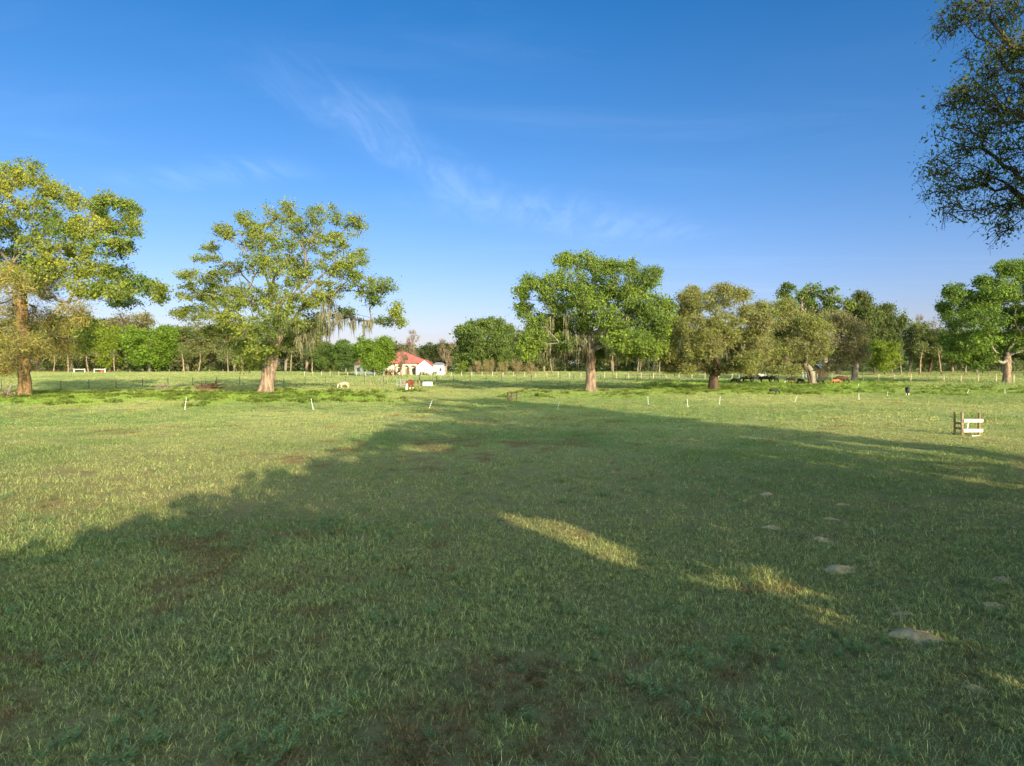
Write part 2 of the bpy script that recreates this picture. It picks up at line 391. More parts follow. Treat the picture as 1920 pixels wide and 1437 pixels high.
# ------------------------------------------------------------------ sand mounds
MOUNDS = [(1440, 930, 36, 'flat sandy patch farthest back among the mounds in the shade'),
          (1578, 949, 28, 'small pale sand mound behind the two largest tan mounds'),
          (1560, 976, 34, 'faint grassy sand mound just in front of the small pale one'),
          (1450, 992, 50, 'tan sand mound leftmost of the near pair in the shaded grass'),
          (1543, 1015, 58, 'brightest tan sand mound with a bare rounded top'),
          (1640, 994, 32, 'low greyish sand mound right of the brightest tan one'),
          (1577, 1071, 84, 'wide low sand mound with grass along its front edge'),
          (1650, 1060, 32, 'small dull sand mound beside the wide low one'),
          (1702, 1157, 58, 'pale grey crumbly sand mound behind the widest mound'),
          (1722, 1200, 112, 'widest sand mound at the end of the sunlit streak'),
          (1838, 1300, 62, 'nearest sand mound, half covered with grass'),
          (1872, 1142, 60, 'broken grey sand mound near the right edge'),
          (1888, 1092, 56, 'sand mound farther back near the right edge, under weeds')]
mcs = []
for k, (px, py, w, lab) in enumerate(MOUNDS):
    x, y = G(px, py); wm_ = w / FPX * y * .50; rs = np.random.RandomState(50 + k)
    hgt = wm_ * .24
    V = []; n = 20; R = 7
    for i in range(R + 1):
        r = i / R
        for j in range(n):
            a = 2 * math.pi * j / n; q = 1 + .22 * math.sin(2 * a + k) + .12 * math.sin(5 * a + 2 * k)
            lx, ly = wm_ * r * q * math.cos(a), wm_ * .8 * r * q * math.sin(a)
            hz = hgt * (math.cos(math.pi * min(r, 1)) * .5 + .5) + rs.uniform(-.02, .02) * (.4 + hgt * 5) * (r < .95) - .03
            V.append((lx, ly, hz + gz(x + lx, y + ly) - gz(x, y)))
    Fc = [tuple(range(n))] + [(i * n + j, i * n + (j + 1) % n, (i + 1) * n + (j + 1) % n, (i + 1) * n + j) for i in range(R) for j in range(n)]
    mo = mesh_obj('sand_mound', V, Fc, M['sand'], smooth=True); mo.location = (x, y, gz(x, y) + .015)
    tag(mo, lab, 'sand mound', 'sand mounds in the shaded grass'); mcs.append((x, y, wm_ * .8))

# ------------------------------------------------------------------ grass (instanced clumps)
def tuft(name, nb, rad, hmin, hmax, w, bend, seed, coll, mat=None, segs=3, lean0=.3):
    r = np.random.RandomState(seed); V = []; Fq = []; tone = []
    for _ in range(nb):
        a = r.uniform(0, 2 * math.pi); d = rad * math.sqrt(r.uniform()); bx, by = d * math.cos(a), d * math.sin(a)
        th = r.uniform(0, 2 * math.pi); h = r.uniform(hmin, hmax); bd = bend * r.uniform(.3, 1.5)
        dx, dy = math.cos(th), math.sin(th); wx, wy = -dy * w * .5, dx * w * .5; tw = r.uniform(-.8, .8)
        wx, wy = wx * math.cos(tw) - wy * math.sin(tw), wx * math.sin(tw) + wy * math.cos(tw)
        tn = r.uniform(); b0 = len(V); ang = r.uniform(0, lean0)
        px_, py_, pz_ = bx, by, -.02; sl_ = h / segs
        for i in range(segs + 1):
            k = (1 - (i / segs) ** 2 * .85)
            V.append((px_ - wx * k, py_ - wy * k, pz_)); V.append((px_ + wx * k, py_ + wy * k, pz_)); tone += [tn, tn]
            px_ += math.sin(ang) * dx * sl_; py_ += math.sin(ang) * dy * sl_; pz_ += math.cos(ang) * sl_
            ang += bd / segs
        for i in range(segs): Fq.append((b0 + 2 * i, b0 + 2 * i + 1, b0 + 2 * i + 3, b0 + 2 * i + 2))
    o = mesh_obj(name, np.array(V), np.array(Fq), mat or m_grass, attrs={'tone': tone})
    COL.objects.unlink(o); coll.objects.link(o); o['kind'] = 'stuff'; return o
def weed(name, ns, rad, h, leaf, seed, coll, mat=None):
    r = np.random.RandomState(seed); V = []; Fq = []; tone = []
    for _ in range(ns):
        a = r.uniform(0, 6.28); d = rad * math.sqrt(r.uniform()); c0 = np.array([d * math.cos(a), d * math.sin(a), 0])
        lean = np.array([r.uniform(-.4, .4), r.uniform(-.4, .4), 1]); hh = h * r.uniform(.5, 1.1)
        for i in range(16):
            f_ = (i + 1) / 16; p = c0 + lean * hh * f_; t_ = i * 2.4; l = leaf * r.uniform(.7, 1.3) * (1.25 - .6 * f_)
            dr = np.array([math.cos(t_), math.sin(t_), r.uniform(-.1, .6)]); sd_ = np.array([-math.sin(t_), math.cos(t_), 0]) * l * .28
            b0 = len(V); V += [p, p + dr * l * .5 + sd_, p + dr * l, p + dr * l * .5 - sd_]; tone += [.3] * 4; Fq.append((b0, b0 + 1, b0 + 2, b0 + 3))
    o = mesh_obj(name, np.array(V), np.array(Fq), mat or m_weed, attrs={'tone': tone})
    COL.objects.unlink(o); coll.objects.link(o); o['kind'] = 'stuff'; return o

def inst_group(coll):
    g = bpy.data.node_groups.new('scatter_' + coll.name, 'GeometryNodeTree')
    g.interface.new_socket('Geometry', in_out='INPUT', socket_type='NodeSocketGeometry')
    g.interface.new_socket('Geometry', in_out='OUTPUT', socket_type='NodeSocketGeometry')
    n = g.nodes; l = g.links; i = n.new('NodeGroupInput'); o_ = n.new('NodeGroupOutput')
    ci = n.new('GeometryNodeCollectionInfo'); ci.inputs['Collection'].default_value = coll
    ci.inputs['Separate Children'].default_value = True; ci.inputs['Reset Children'].default_value = True
    ip = n.new('GeometryNodeInstanceOnPoints'); ip.inputs['Pick Instance'].default_value = True
    def at_(name, dt):
        a = n.new('GeometryNodeInputNamedAttribute'); a.data_type = dt; a.inputs['Name'].default_value = name; return a.outputs['Attribute']
    l.new(i.outputs[0], ip.inputs['Points']); l.new(ci.outputs[0], ip.inputs['Instance'])
    l.new(at_('idx', 'INT'), ip.inputs['Instance Index']); l.new(at_('rot', 'FLOAT_VECTOR'), ip.inputs['Rotation'])
    l.new(at_('scl', 'FLOAT_VECTOR'), ip.inputs['Scale']); l.new(ip.outputs[0], o_.inputs[0]); return g

def scatter(name, coll, x, y, idx, scl, scz=None, zoff=0, label='grass'):
    n = len(x); r = np.random.RandomState(len(x)); me = bpy.data.meshes.new(name); me.vertices.add(n)
    z = relief(x, y) + zoff
    me.vertices.foreach_set('co', np.stack([x, y, z], 1).astype(np.float32).ravel())
    a = me.attributes.new('idx', 'INT', 'POINT'); a.data.foreach_set('value', idx.astype(np.int32))
    rot = np.zeros((n, 3)); rot[:, 2] = r.uniform(0, 6.28, n); rot[:, :2] = r.normal(0, .08, (n, 2))
    a = me.attributes.new('rot', 'FLOAT_VECTOR', 'POINT'); a.data.foreach_set('vector', rot.astype(np.float32).ravel())
    s3 = np.stack([scl, scl, scz if scz is not None else scl], 1)
    a = me.attributes.new('scl', 'FLOAT_VECTOR', 'POINT'); a.data.foreach_set('vector', s3.astype(np.float32).ravel())
    rust = np.clip(bare_map(x, y) * 1.2 * (1 - sst(y, 40, 80)), 0, 1) * (r.uniform(0, 1, n) < .6)
    for an, av in (('lush', lush_map(x, y)), ('dry', dry_map(x, y)), ('rust', rust)):
        a = me.attributes.new(an, 'FLOAT', 'POINT'); a.data.foreach_set('value', np.asarray(av, np.float32))
    o = bpy.data.objects.new(name, me); COL.objects.link(o); md = o.modifiers.new('scatter', 'NODES'); md.node_group = inst_group(coll)
    tag(o, label, 'grass', kind='stuff'); return o

def pts_zone(y0, y1, dens, seed, keep=None):
    r = np.random.RandomState(seed); ymax = y1
    area = (y1 - y0) * 2 * (.86 * ymax + 4); n = int(area * dens)
    y = r.uniform(y0, y1, n); x = r.uniform(-1, 1, n) * (.86 * ymax + 4)
    m = np.abs(x) < .86 * y + 4
    for (mx_, my_, mr) in mcs: m &= ((x - mx_) ** 2 + (y - my_) ** 2 > mr ** 2) | (r.uniform(size=n) < .45)
    x, y = x[m], y[m]
    if keep is not None: k = r.uniform(size=len(x)) < keep(x, y); x, y = x[k], y[k]
    return x, y, r
cA = bpy.data.collections.new('near_tufts')
for k in range(6): tuft('tuft_%d' % k, 22, .10, .05, .13 + .025 * (k % 3), .0065, 2.0, 100 + k, cA, segs=4, lean0=1.05)
cT = bpy.data.collections.new('thatch')
for k in range(5): tuft('thatch_%d' % k, 26, .13, .03, .08, .007, 1.2, 700 + k, cT, segs=2, lean0=1.5)
cW = bpy.data.collections.new('near_weeds')
for k in range(4): weed('weed_%d' % k, 5, .08, .13, .034, 200 + k, cW)
cB = bpy.data.collections.new('mid_tufts')
for k in range(5): tuft('midtuft_%d' % k, 38, .24, .05, .13, .012, 1.6, 300 + k, cB, m_mid, segs=3, lean0=.8)
cC = bpy.data.collections.new('far_patches')
for k in range(4): tuft('patch_%d' % k, 100, .62, .05, .13, .035, 1.1, 400 + k, cC, m_far, segs=2)
cD = bpy.data.collections.new('distant_patches')
for k in range(4): tuft('dpatch_%d' % k, 100, 1.7, .07, .17, .09, .8, 500 + k, cD, m_far, segs=2)
cE = bpy.data.collections.new('tall_weeds')
for k in range(4): weed('tallweed_%d' % k, 8, .45, .30, .20, 600 + k, cE, m_tall)

x, y, r = pts_zone(3.5, 17, 230, 1, lambda x, y: (1 - .62 * bare_map(x, y)) * (.60 + .40 * vn(x, y, .5, 40)) * (1 - sst(y, 11, 17)))
scatter('grass', cA, x, y, r.randint(0, 6, len(x)), r.uniform(.5, 1.15, len(x)) * (.75 + .6 * vn(x, y, 1.6, 41)), label='wispy short grass in the shade nearest to the viewer')
x, y, r = pts_zone(3.5, 17, 95, 12, lambda x, y: (.35 + .65 * bare_map(x, y) + .3 * (vn(x, y, .7, 61) - .5)) * (1 - sst(y, 12, 17)))
scatter('thatch', cT, x, y, r.randint(0, 5, len(x)), r.uniform(.7, 1.4, len(x)), zoff=.004, label='matted dead stems and runners lying between the near grass')
x, y, r = pts_zone(3.5, 26, 11, 2, lambda x, y: (.10 + sst(vn(x, y, .8, 42) * .55 + vn(x, y, 4.5, 43) * .45, .56, .78)) * (1 - sst(y, 18, 26)) * (.45 + .55 * (1 - sst(y, 6.5, 9))))
scatter('low_weeds', cW, x, y, r.randint(0, 4, len(x)), r.uniform(.6, 1.5, len(x)), label='patches of bluish green small-leaved weeds in the near grass')
x, y, r = pts_zone(10, 46, 15, 3, lambda x, y: sst(y, 10, 17) * (1 - .75 * bare_map(x, y) * (1 - sst(y, 25, 45))) * (1 - sst(y, 34, 46)) * (.6 + .4 * vn(x, y, 1, 44)))
scatter('meadow_grass', cB, x, y, r.randint(0, 5, len(x)), r.uniform(.7, 1.4, len(x)), label='short meadow grass in the middle of the field')
x, y, r = pts_zone(32, 112, 1.6, 4, lambda x, y: sst(y, 32, 46) * (1 - sst(y, 95, 112)))
lm = lush_map(x, y)
scatter('pasture_grass', cC, x, y, r.randint(0, 4, len(x)), r.uniform(.8, 1.3, len(x)), r.uniform(.6, 1.2, len(x)) * (1 + 1.2 * lm), label='sunlit pasture grass beyond the white stakes')
x, y, r = pts_zone(92, 330, .20, 5, lambda x, y: sst(y, 92, 112))
scatter('distant_grass', cD, x, y, r.randint(0, 4, len(x)), r.uniform(.8, 1.3, len(x)), label='pale grass of the far paddocks up to the tree line')
x, y, r = pts_zone(55, 142, 1.6, 6, lambda x, y: lush_map(x, y) ** 1.5 * sst(vn(x, y, 3, 45) * .6 + vn(x, y, 1.2, 46) * .4, .25, .7) * (1 - .6 * sst(y, 95, 112)))
scatter('tall_weeds', cE, x, y, r.randint(0, 4, len(x)), r.uniform(.35, 1.3, len(x)) ** 1.3, label='tall bright green weeds around the trunks of the field trees')

# ------------------------------------------------------------------ trees
UA = (math.cos(math.radians(26.2)), math.sin(math.radians(26.2)))      # across the sun direction
VA = (-math.sin(math.radians(26.2)), math.cos(math.radians(26.2)))     # the way shadows fall

def skeleton(att, base, fork, rs, w=.35, step=1.1, wob=.22, droop=0.0):
    nodes = [np.array(base, float)]; par = [-1]; path = [0.0]
    nseg = max(3, int(np.linalg.norm(np.array(fork) - base) / .6))
    for i in range(1, nseg + 1):
        p = nodes[0] + (np.array(fork) - nodes[0]) * i / nseg + (rs.normal(0, .07, 3) * (1, 1, 0) if 3 < i < nseg else 0)
        nodes.append(p); par.append(i - 1); path.append(path[-1] + .6)
    nforks = len(nodes) - 1
    path = [0.0 if i >= nforks - 1 else 6.0 for i in range(len(nodes))]
    order = np.argsort(np.linalg.norm(att - nodes[-1], axis=1)); tips = []
    NP = np.zeros((len(att) * 14 + 100, 3)); NP[:len(nodes)] = nodes; PL = np.zeros(len(NP)); PL[:len(nodes)] = path; cnt = len(nodes)
    for ai in order:
        p = att[ai]; d = np.linalg.norm(NP[:cnt] - p, axis=1)
        rise = np.maximum(0, NP[:cnt, 2] - p[2]) * .5
        j = int(np.argmin(d + w * PL[:cnt] + rise)); dist = d[j]; n = max(1, min(12, int(dist / step)))
        a = NP[j].copy(); k = j; side = rs.normal(0, 1, 3) * wob * dist * .35; side[2] += droop * dist * .2
        for i in range(1, n + 1):
            t_ = i / n; q = a + (p - a) * t_ + side * math.sin(math.pi * t_) + (rs.normal(0, wob * .25, 3) if i < n else 0)
            NP[cnt] = q; par.append(k); PL[cnt] = PL[k] + np.linalg.norm(q - NP[k]); k = cnt; cnt += 1
        tips.append(k)
    return NP[:cnt], par, tips, nforks

def wood(P, par, tips, rtrunk, rmin, split, pipe=.6):
    n = len(P); c = np.zeros(n)
    for t_ in tips: c[t_] += 1
    for i in range(n - 1, 0, -1): c[par[i]] += c[i]
    tot = max(c[0], 1); R = np.maximum(rmin, rtrunk * (c / tot) ** pipe)
    trunk = MBn(); limbs = MBn()
    for i in range(1, n):
        j = par[i]; r1 = R[i]; r0 = R[j] if (i <= split) else min(R[j], R[i] * 1.35)
        big = r1 > .12
        (trunk if i <= split else limbs).seg(P[j], P[i], r0, r1, 10 if i <= split else (6 if big else 3))
    return trunk, limbs, R
class MBn:
    def __init__(s): s.V = []; s.F = []
    def seg(s, p, q, r0, r1, n):
        d = q - p; L_ = np.linalg.norm(d)
        if L_ < 1e-5: return
        d = d / L_; a = np.cross(d, (0, 0, 1.)) if abs(d[2]) < .9 else np.cross(d, (1., 0, 0)); a /= np.linalg.norm(a); b_ = np.cross(d, a)
        t_ = np.arange(n) * 2 * math.pi / n; ring = np.cos(t_)[:, None] * a + np.sin(t_)[:, None] * b_
        b0 = len(s.V); s.V += list(p + ring * r0) + list(q + d * r1 * .3 + ring * r1)
        for i in range(n): j = (i + 1) % n; s.F.append((b0 + i, b0 + j, b0 + n + j, b0 + n + i))

def leaves(cent, rad, n, size, rs, aspect=.55, flat=.75, outdir=None, carve=None):
    """n leaf quads round each centre"""
    C = np.repeat(cent, n, 0); Rr = np.repeat(rad, n)[:, None]
    off = rs.normal(0, .5, C.shape) * Rr * (1, 1, flat); P = C + off
    if carve is not None: k = carve(P); P = P[k]; off = off[k]
    m = len(P); a = rs.normal(0, 1, (m, 3))
    if outdir is not None: a = a * (1 - outdir) + off / (np.linalg.norm(off, axis=1)[:, None] + 1e-6) * outdir * 1.5
    a /= np.linalg.norm(a, axis=1)[:, None]; b_ = np.cross(a, rs.normal(0, 1, (m, 3))); b_ /= np.linalg.norm(b_, axis=1)[:, None] + 1e-9
    s_ = (size * np.clip(rs.lognormal(-.12, .42, m), .35, 2.2))[:, None]
    V = np.stack([P - a * s_ * .5, P + b_ * s_ * aspect * .5, P + a * s_ * .5, P - b_ * s_ * aspect * .5], 1).reshape(-1, 3)
    return V, np.arange(m * 4).reshape(m, 4)
def mossmesh(cent, rs, n=5, lmin=.8, lmax=3, w=.16, spread=.5):
    """ragged beards: many thin strands of uneven length from each hold"""
    V = []; F_ = []
    for c in cent:
        Lb = rs.uniform(lmin, lmax)
        for _ in range(n * 2):
            o_ = rs.normal(0, spread * .55, 2); p = c + np.array([o_[0], o_[1], rs.uniform(-.2, .3)]); ln = Lb * rs.uniform(.25, 1) * math.exp(-.5 * (o_ @ o_) / spread ** 2); a = rs.uniform(0, 3.14)
            dx, dy = math.cos(a), math.sin(a); b0 = len(V); ww = w * rs.uniform(.4, 1.2); drift = rs.normal(0, .05, 2)
            for i, k in enumerate((.6, 1.0, .7, .35, .05)):
                q = p + np.array([drift[0] * i * .4 + rs.normal(0, .03), drift[1] * i * .4, -ln * i / 4])
                V += [q - np.array([dx, dy, 0]) * ww * k * .5, q + np.array([dx, dy, 0]) * ww * k * .5]
            for i in range(4): F_.append((b0 + 2 * i, b0 + 2 * i + 1, b0 + 2 * i + 3, b0 + 2 * i + 2))
    return np.array(V), np.array(F_)
def clumps(lobes, rs, per, shell=.55):
    """sub-clump centres in ellipsoid lobes: (x,y,z,rx,ry,rz)"""
    out = []
    for (x, y, z, rx, ry, rz, *k) in lobes:
        m = max(3, int(per * (k[0] if k else 1)))
        d = rs.normal(0, 1, (m, 3)); d /= np.linalg.norm(d, axis=1)[:, None]; rr = rs.uniform(shell, 1, m)[:, None] ** .7
        out.append(np.array([x, y, z]) + d * rr * (rx, ry, rz))
    return np.concatenate(out)
def trunkskin(P, R, sp, seed, foot=.36):
    """one continuous bark skin from the buttressed foot up to the fork"""
    rs = np.random.RandomState(seed); ph = rs.uniform(0, 6, 4); n = 22
    Z = P[:sp + 1, 2]; hs = sorted(set([-.3, -.05, .12, .3, .55, .85, 1.2] + [float(z) for z in Z if z > 1.45])); V = []; F_ = []
    for m_, z in enumerate(hs):
        cx = np.interp(z, Z, P[:sp + 1, 0]); cy = np.interp(z, Z, P[:sp + 1, 1]); r = np.interp(z, Z, R[:sp + 1]); e_ = math.exp(-max(z, 0) / .55)
        for j in range(n):
            a = 2 * math.pi * j / n
            q = 1 + foot * e_ + (.17 * e_ + .035) * math.sin(3 * a + ph[0]) + (.11 * e_ + .03) * math.sin(5 * a + ph[1] + z * .3) + .02 * math.sin(8 * a + ph[2] + z * .7) + rs.normal(0, .012)
            V.append(np.array((cx + r * q * math.cos(a), cy + r * q * math.sin(a), z)))
    for i in range(len(hs) - 1):
        for j in range(n): jj = (j + 1) % n; F_.append((i * n + j, i * n + jj, (i + 1) * n + jj, (i + 1) * n + j))
    return V, F_

def hero(name, label, px, py, lobes_px, forky, rtrunk, leafm, barkm, seed, per=9, nleaf=48, lsize=.26, crad=.75, depth=.75, dup=1,
         aspect=.55, moss=None, moss_n=6, moss_len=(1, 3), outdir=None, forkx=0, trunk_lean=0, leaf2=None, rmin=.025, cat='tree', group=None, flat=.75, droop=.3, shell=.5):
    rs = np.random.RandomState(seed); X, D = G(px, py); g0 = gz(X, D); s = D / FPX
    root = empty(name, (X, D, g0)); tag(root, label, cat, group)
    xs_ = [(l[0] - px) * s for l in lobes_px]; W_ = max(abs(min(xs_)), abs(max(xs_))) + 2
    lob = []; lob2 = []
    for l in lobes_px:
        cx, cy, rx, ry = l[:4]; x = (cx - px) * s; z = Z_at(cy, D) - g0; dr = depth * W_ * math.sqrt(max(.08, 1 - (x / W_) ** 2))
        hi = 1 - .45 * max(0, (z / (Z_at(min(q[1] for q in lobes_px), D)) - .55)) / .45
        for q in range(dup):
            dy = rs.uniform(-1, 1) * dr * hi; R_ = (rx + ry) * .45 * s
            # keep the place in the picture while moving in depth
            k = (D + dy) / D
            L6 = (X * (k - 1) + x * k, dy, (z - CAM_H + g0) * k + CAM_H - g0, rx * s, R_, ry * s, max(.35, (rx * ry) ** .5 / 26))
            (lob2 if (len(l) > 4 and l[4] == 2) else lob).append(L6)
    per = int(per * 2.5); crad *= .80; att = clumps(lob, rs, per, shell * .7); att = att[att[:, 2] > .5]
    allatt = att
    if lob2: att2 = clumps(lob2, rs, per, .1); att2 = att2[att2[:, 2] > .5]; allatt = np.concatenate([att, att2])
    fork = (forkx * s, 0, Z_at(forky, D) - g0)
    P, par, tips, sp = skeleton(allatt, (0, 0, 0), fork, rs, droop=droop)
    tr, li, R = wood(P, par, tips, rtrunk, rmin, sp)
    tr.V, tr.F = trunkskin(P, R, sp, seed)
    mesh_obj('trunk', tr.V, tr.F, barkm, root, smooth=True); mesh_obj('branches', li.V, li.F, M['bark_grey'] if barkm is not M['bark_dark'] else M['bark_dark'], root, smooth=True)
    V, F_ = leaves(att, rs.uniform(.7, 1.4, len(att)) * crad, int(nleaf * 1.35), lsize * .93, rs, aspect, flat, outdir); mesh_obj('crown', V, F_, leafm, root)
    if lob2: V, F_ = leaves(att2, rs.uniform(.8, 1.4, len(att2)) * crad * 1.25, int(nleaf * 1.6), lsize * 1.15, rs, .2, .9, .35); mesh_obj('lower_crown', V, F_, leaf2, root)
    if moss:
        mc = []
        for (cx, cy, rx, ry) in moss:
            for _ in range(int(rx * ry / 40) + 3):
                dy = rs.uniform(-.6, .6) * W_ * .6; k = (D + dy) / D
                mc.append((((cx + rs.uniform(-rx, rx)) - px) * s * k + X * (k - 1), dy, (Z_at(cy + rs.uniform(-ry, ry), D) - CAM_H) * k + CAM_H - g0))
        V, F_ = mossmesh(np.array(mc), rs, moss_n, moss_len[0], moss_len[1], .13, .40); mesh_obj('hanging_moss', V, F_, M['moss'], root)
    return root

LA = [(55,330,42,26),(20,335,30,24),(10,385,40,30),(-50,370,60,50),(-100,430,60,60),(105,362,30,20),(75,400,40,28),(140,380,20,15),(185,392,18,20),(215,378,28,14),(248,395,24,20),(240,428,30,20),(205,420,26,20),
      (165,430,36,24),(120,430,40,26),(80,455,36,22),(20,430,36,26),(-40,450,50,40),(150,470,44,22),(200,470,40,20),(232,462,26,16),(125,505,44,22),(185,505,42,18),(230,515,40,14),(160,540,50,16),(215,548,50,14),(262,535,34,14),(290,545,24,14),(300,560,14,6),(240,568,34,8),
      (20,530,60,34,2),(85,545,46,28,2),(-50,540,60,60,2),(40,590,60,34,2),(105,600,50,34,2),(145,590,28,30,2),(-60,620,60,50,2),(20,640,44,34,2),(70,650,46,26,2),(120,645,34,26,2),(155,640,20,26),(15,690,22,16,2),(-30,690,30,22,2),(160,610,18,22),(40,485,50,26),(95,500,40,22),(-25,505,50,28),(60,520,40,20)]
hero('oak_tree', 'tallest oak at the left edge, yellow-green above and golden brown twigs below', 47, 745, LA, 520, .58, M['l_oak_a'], M['bark_gold'], 1, per=7, nleaf=46, lsize=.235, leaf2=M['l_brown'], dup=2, depth=.8, forkx=-6)
LB = [(525,398,28,20),(610,407,40,24),(665,424,22,20),(464,413,18,12),(430,436,26,14),(399,465,12,7),(391,486,22,6),(505,436,28,22),(580,448,32,28),(534,471,36,26),(630,456,32,24),(671,486,22,19),(616,497,32,22),(680,538,32,22),(721,535,22,15),(622,541,32,18),
      (475,456,22,18),(481,497,32,22),(431,506,28,14),(353,515,16,10),(396,524,33,15),(358,547,24,20),(336,590,14,9),(373,588,32,20),(417,547,38,22),(423,582,38,24),(475,559,38,28),(505,600,38,26),(446,611,34,20),(402,623,28,14),(645,588,30,9),(560,520,34,24),(560,570,26,20),
      (744,583,16,14),(718,603,20,7),(752,604,8,10),(702,560,16,14),(548,638,28,16),(490,638,34,28),(470,675,28,24),(520,560,30,26),(590,600,20,14),(500,660,24,18),(455,650,22,18),(545,600,26,20),(515,505,30,24),(560,500,28,22),(445,560,28,20),(395,555,26,18),(600,560,26,18),(650,510,26,20),(560,425,24,18),(480,430,20,14)]
hero('oak_tree', 'broad open-crowned oak left of centre on a thick pale trunk', 497, 740, LB, 622, .74, M['l_oak_b'], M['bark_pale'], 2, per=6, nleaf=46, lsize=.225, crad=.72, depth=.7, dup=2, forkx=22,
     moss=[(600,612,26,10),(640,600,30,8),(680,605,16,8),(620,585,20,8),(575,640,22,14),(610,565,24,10),(660,595,24,8),(540,610,20,14),(430,600,26,10)], moss_n=7, moss_len=(.8, 3.2))
LC = [(1089,492,33,20),(1055,489,18,12),(1126,503,26,18),(1146,503,16,14),(1180,505,16,16),(1219,518,20,18),(1202,533,26,20),(996,530,20,16),(1028,538,23,20),(977,550,12,16),(981,580,16,16),(1065,525,33,23),(1114,538,38,26),(1163,540,28,20),(1040,567,33,23),(1089,572,38,26),(1028,609,28,23),
      (1001,633,23,22),(1077,609,33,20),(1138,597,24,24),(1187,587,28,18),(1231,570,22,18),(1254,574,14,14),(1175,621,33,23),(1212,609,28,28),(1212,653,28,20),(1245,605,18,22),(1175,658,23,18),(1126,658,18,16),(1028,655,26,16),(1150,560,26,20),(1060,640,26,16),(1235,640,18,22),(990,655,20,18),(1005,605,22,20),(1045,600,28,20),(1105,605,30,22),(1160,640,26,22),(1195,640,26,22),(1100,560,30,24),(1190,560,24,18),(1215,590,22,20)]
hero('oak_tree', 'full green oak right of centre on a straight pinkish trunk, moss hanging beneath', 1108, 735, LC, 655, .58, M['l_oak_c'], M['bark_pale'], 3, per=11, nleaf=48, lsize=.235, crad=.82, dup=2, depth=.8,
     moss=[(1060,640,26,14),(1085,636,20,14),(1110,632,16,12),(1150,640,22,14),(1010,655,20,8),(1195,655,24,8),(1075,650,30,8),(1040,610,26,16),(1150,605,26,14),(1215,660,20,12),(1000,625,18,12)], moss_n=9, moss_len=(1.2, 3.8))
LD = [(1298,549,16,10),(1356,543,20,10),(1389,553,16,12),(1337,566,43,20),(1288,586,23,20),(1269,611,23,20),(1251,638,15,16),(1259,666,18,12),(1308,617,34,26),(1356,607,34,26),(1403,590,26,20),(1376,646,34,24),(1317,656,34,20),(1288,691,20,8),(1366,688,24,9),(1410,636,28,24),(1406,672,28,14),(1345,630,40,30),(1243,615,18,26),(1250,665,18,18),(1262,688,22,10),(1290,560,20,14),(1425,605,20,24),(1428,655,20,22),(1335,690,18,8),(1400,692,22,8)]
hero('olive_oak', 'rounded olive-brown oak on a short dark forked trunk right of the moss-hung oak', 1338, 733, LD, 706, .58, M['l_olive'], M['bark_dark'], 4, per=16, nleaf=56, lsize=.27, aspect=.3, dup=2, depth=.85, outdir=.35, moss=[(1290,650,30,16),(1400,660,26,14),(1350,660,30,12)], moss_n=6, moss_len=(.8, 2.2))
LE = [(1427,576,18,10),(1454,599,28,20),(1483,596,26,20),(1473,629,33,26),(1512,617,24,24),(1520,599,20,16),(1444,656,26,20),(1493,656,33,23),(1454,684,26,14),(1503,683,23,11),(1540,625,20,26),(1535,655,22,22),(1425,640,18,26),(1470,575,26,12),(1430,690,20,8),(1480,694,22,7)]
hero('olive_oak', 'olive-yellow oak with a leaning dark stem beside its pale trunk', 1525, 722, LE, 696, .50, M['l_olive'], M['bark_grey'], 5, per=16, nleaf=56, lsize=.30, crad=.9, aspect=.3, dup=2, depth=.8, outdir=.35, forkx=-4)
LE2 = [(1560,603,20,20),(1579,607,24,24),(1606,628,23,26),(1565,650,28,23),(1593,663,28,20),(1562,686,20,10),(1612,664,14,18)]
hero('olive_oak', 'grey-olive drooping oak just right of the small grey-roofed shed', 1603, 715, LE2, 680, .55, M['l_olive2'], M['bark_grey'], 6, per=18, nleaf=56, lsize=.36, crad=1.0, aspect=.3, dup=2, depth=.8, outdir=.35, moss=[(1590,660,20,12)], moss_len=(1, 3))
LF = [(1786,551,20,18),(1768,578,12,12),(1841,530,16,12),(1886,506,23,15),(1915,508,20,18),(1817,567,34,24),(1870,546,34,24),(1910,546,30,25),(1793,599,28,20),(1844,599,34,24),(1897,594,34,24),(1788,639,26,18),(1830,639,34,20),(1884,639,34,18),(1920,640,30,25),(1793,662,22,12),(1828,676,20,16),(1857,668,18,12),
      (1950,540,34,28),(1955,590,34,28),(1990,570,30,28),(1985,620,34,28),(1950,650,34,18),(2015,610,22,22),(1850,565,30,24),(1925,600,30,26)]
hero('oak_tree', 'dense bright green oak at the right edge behind the post fence', 1888, 719, LF, 668, .62, M['l_oak_c'], M['bark_pale'], 7, per=15, nleaf=52, lsize=.33, crad=.95, dup=2, depth=.8)

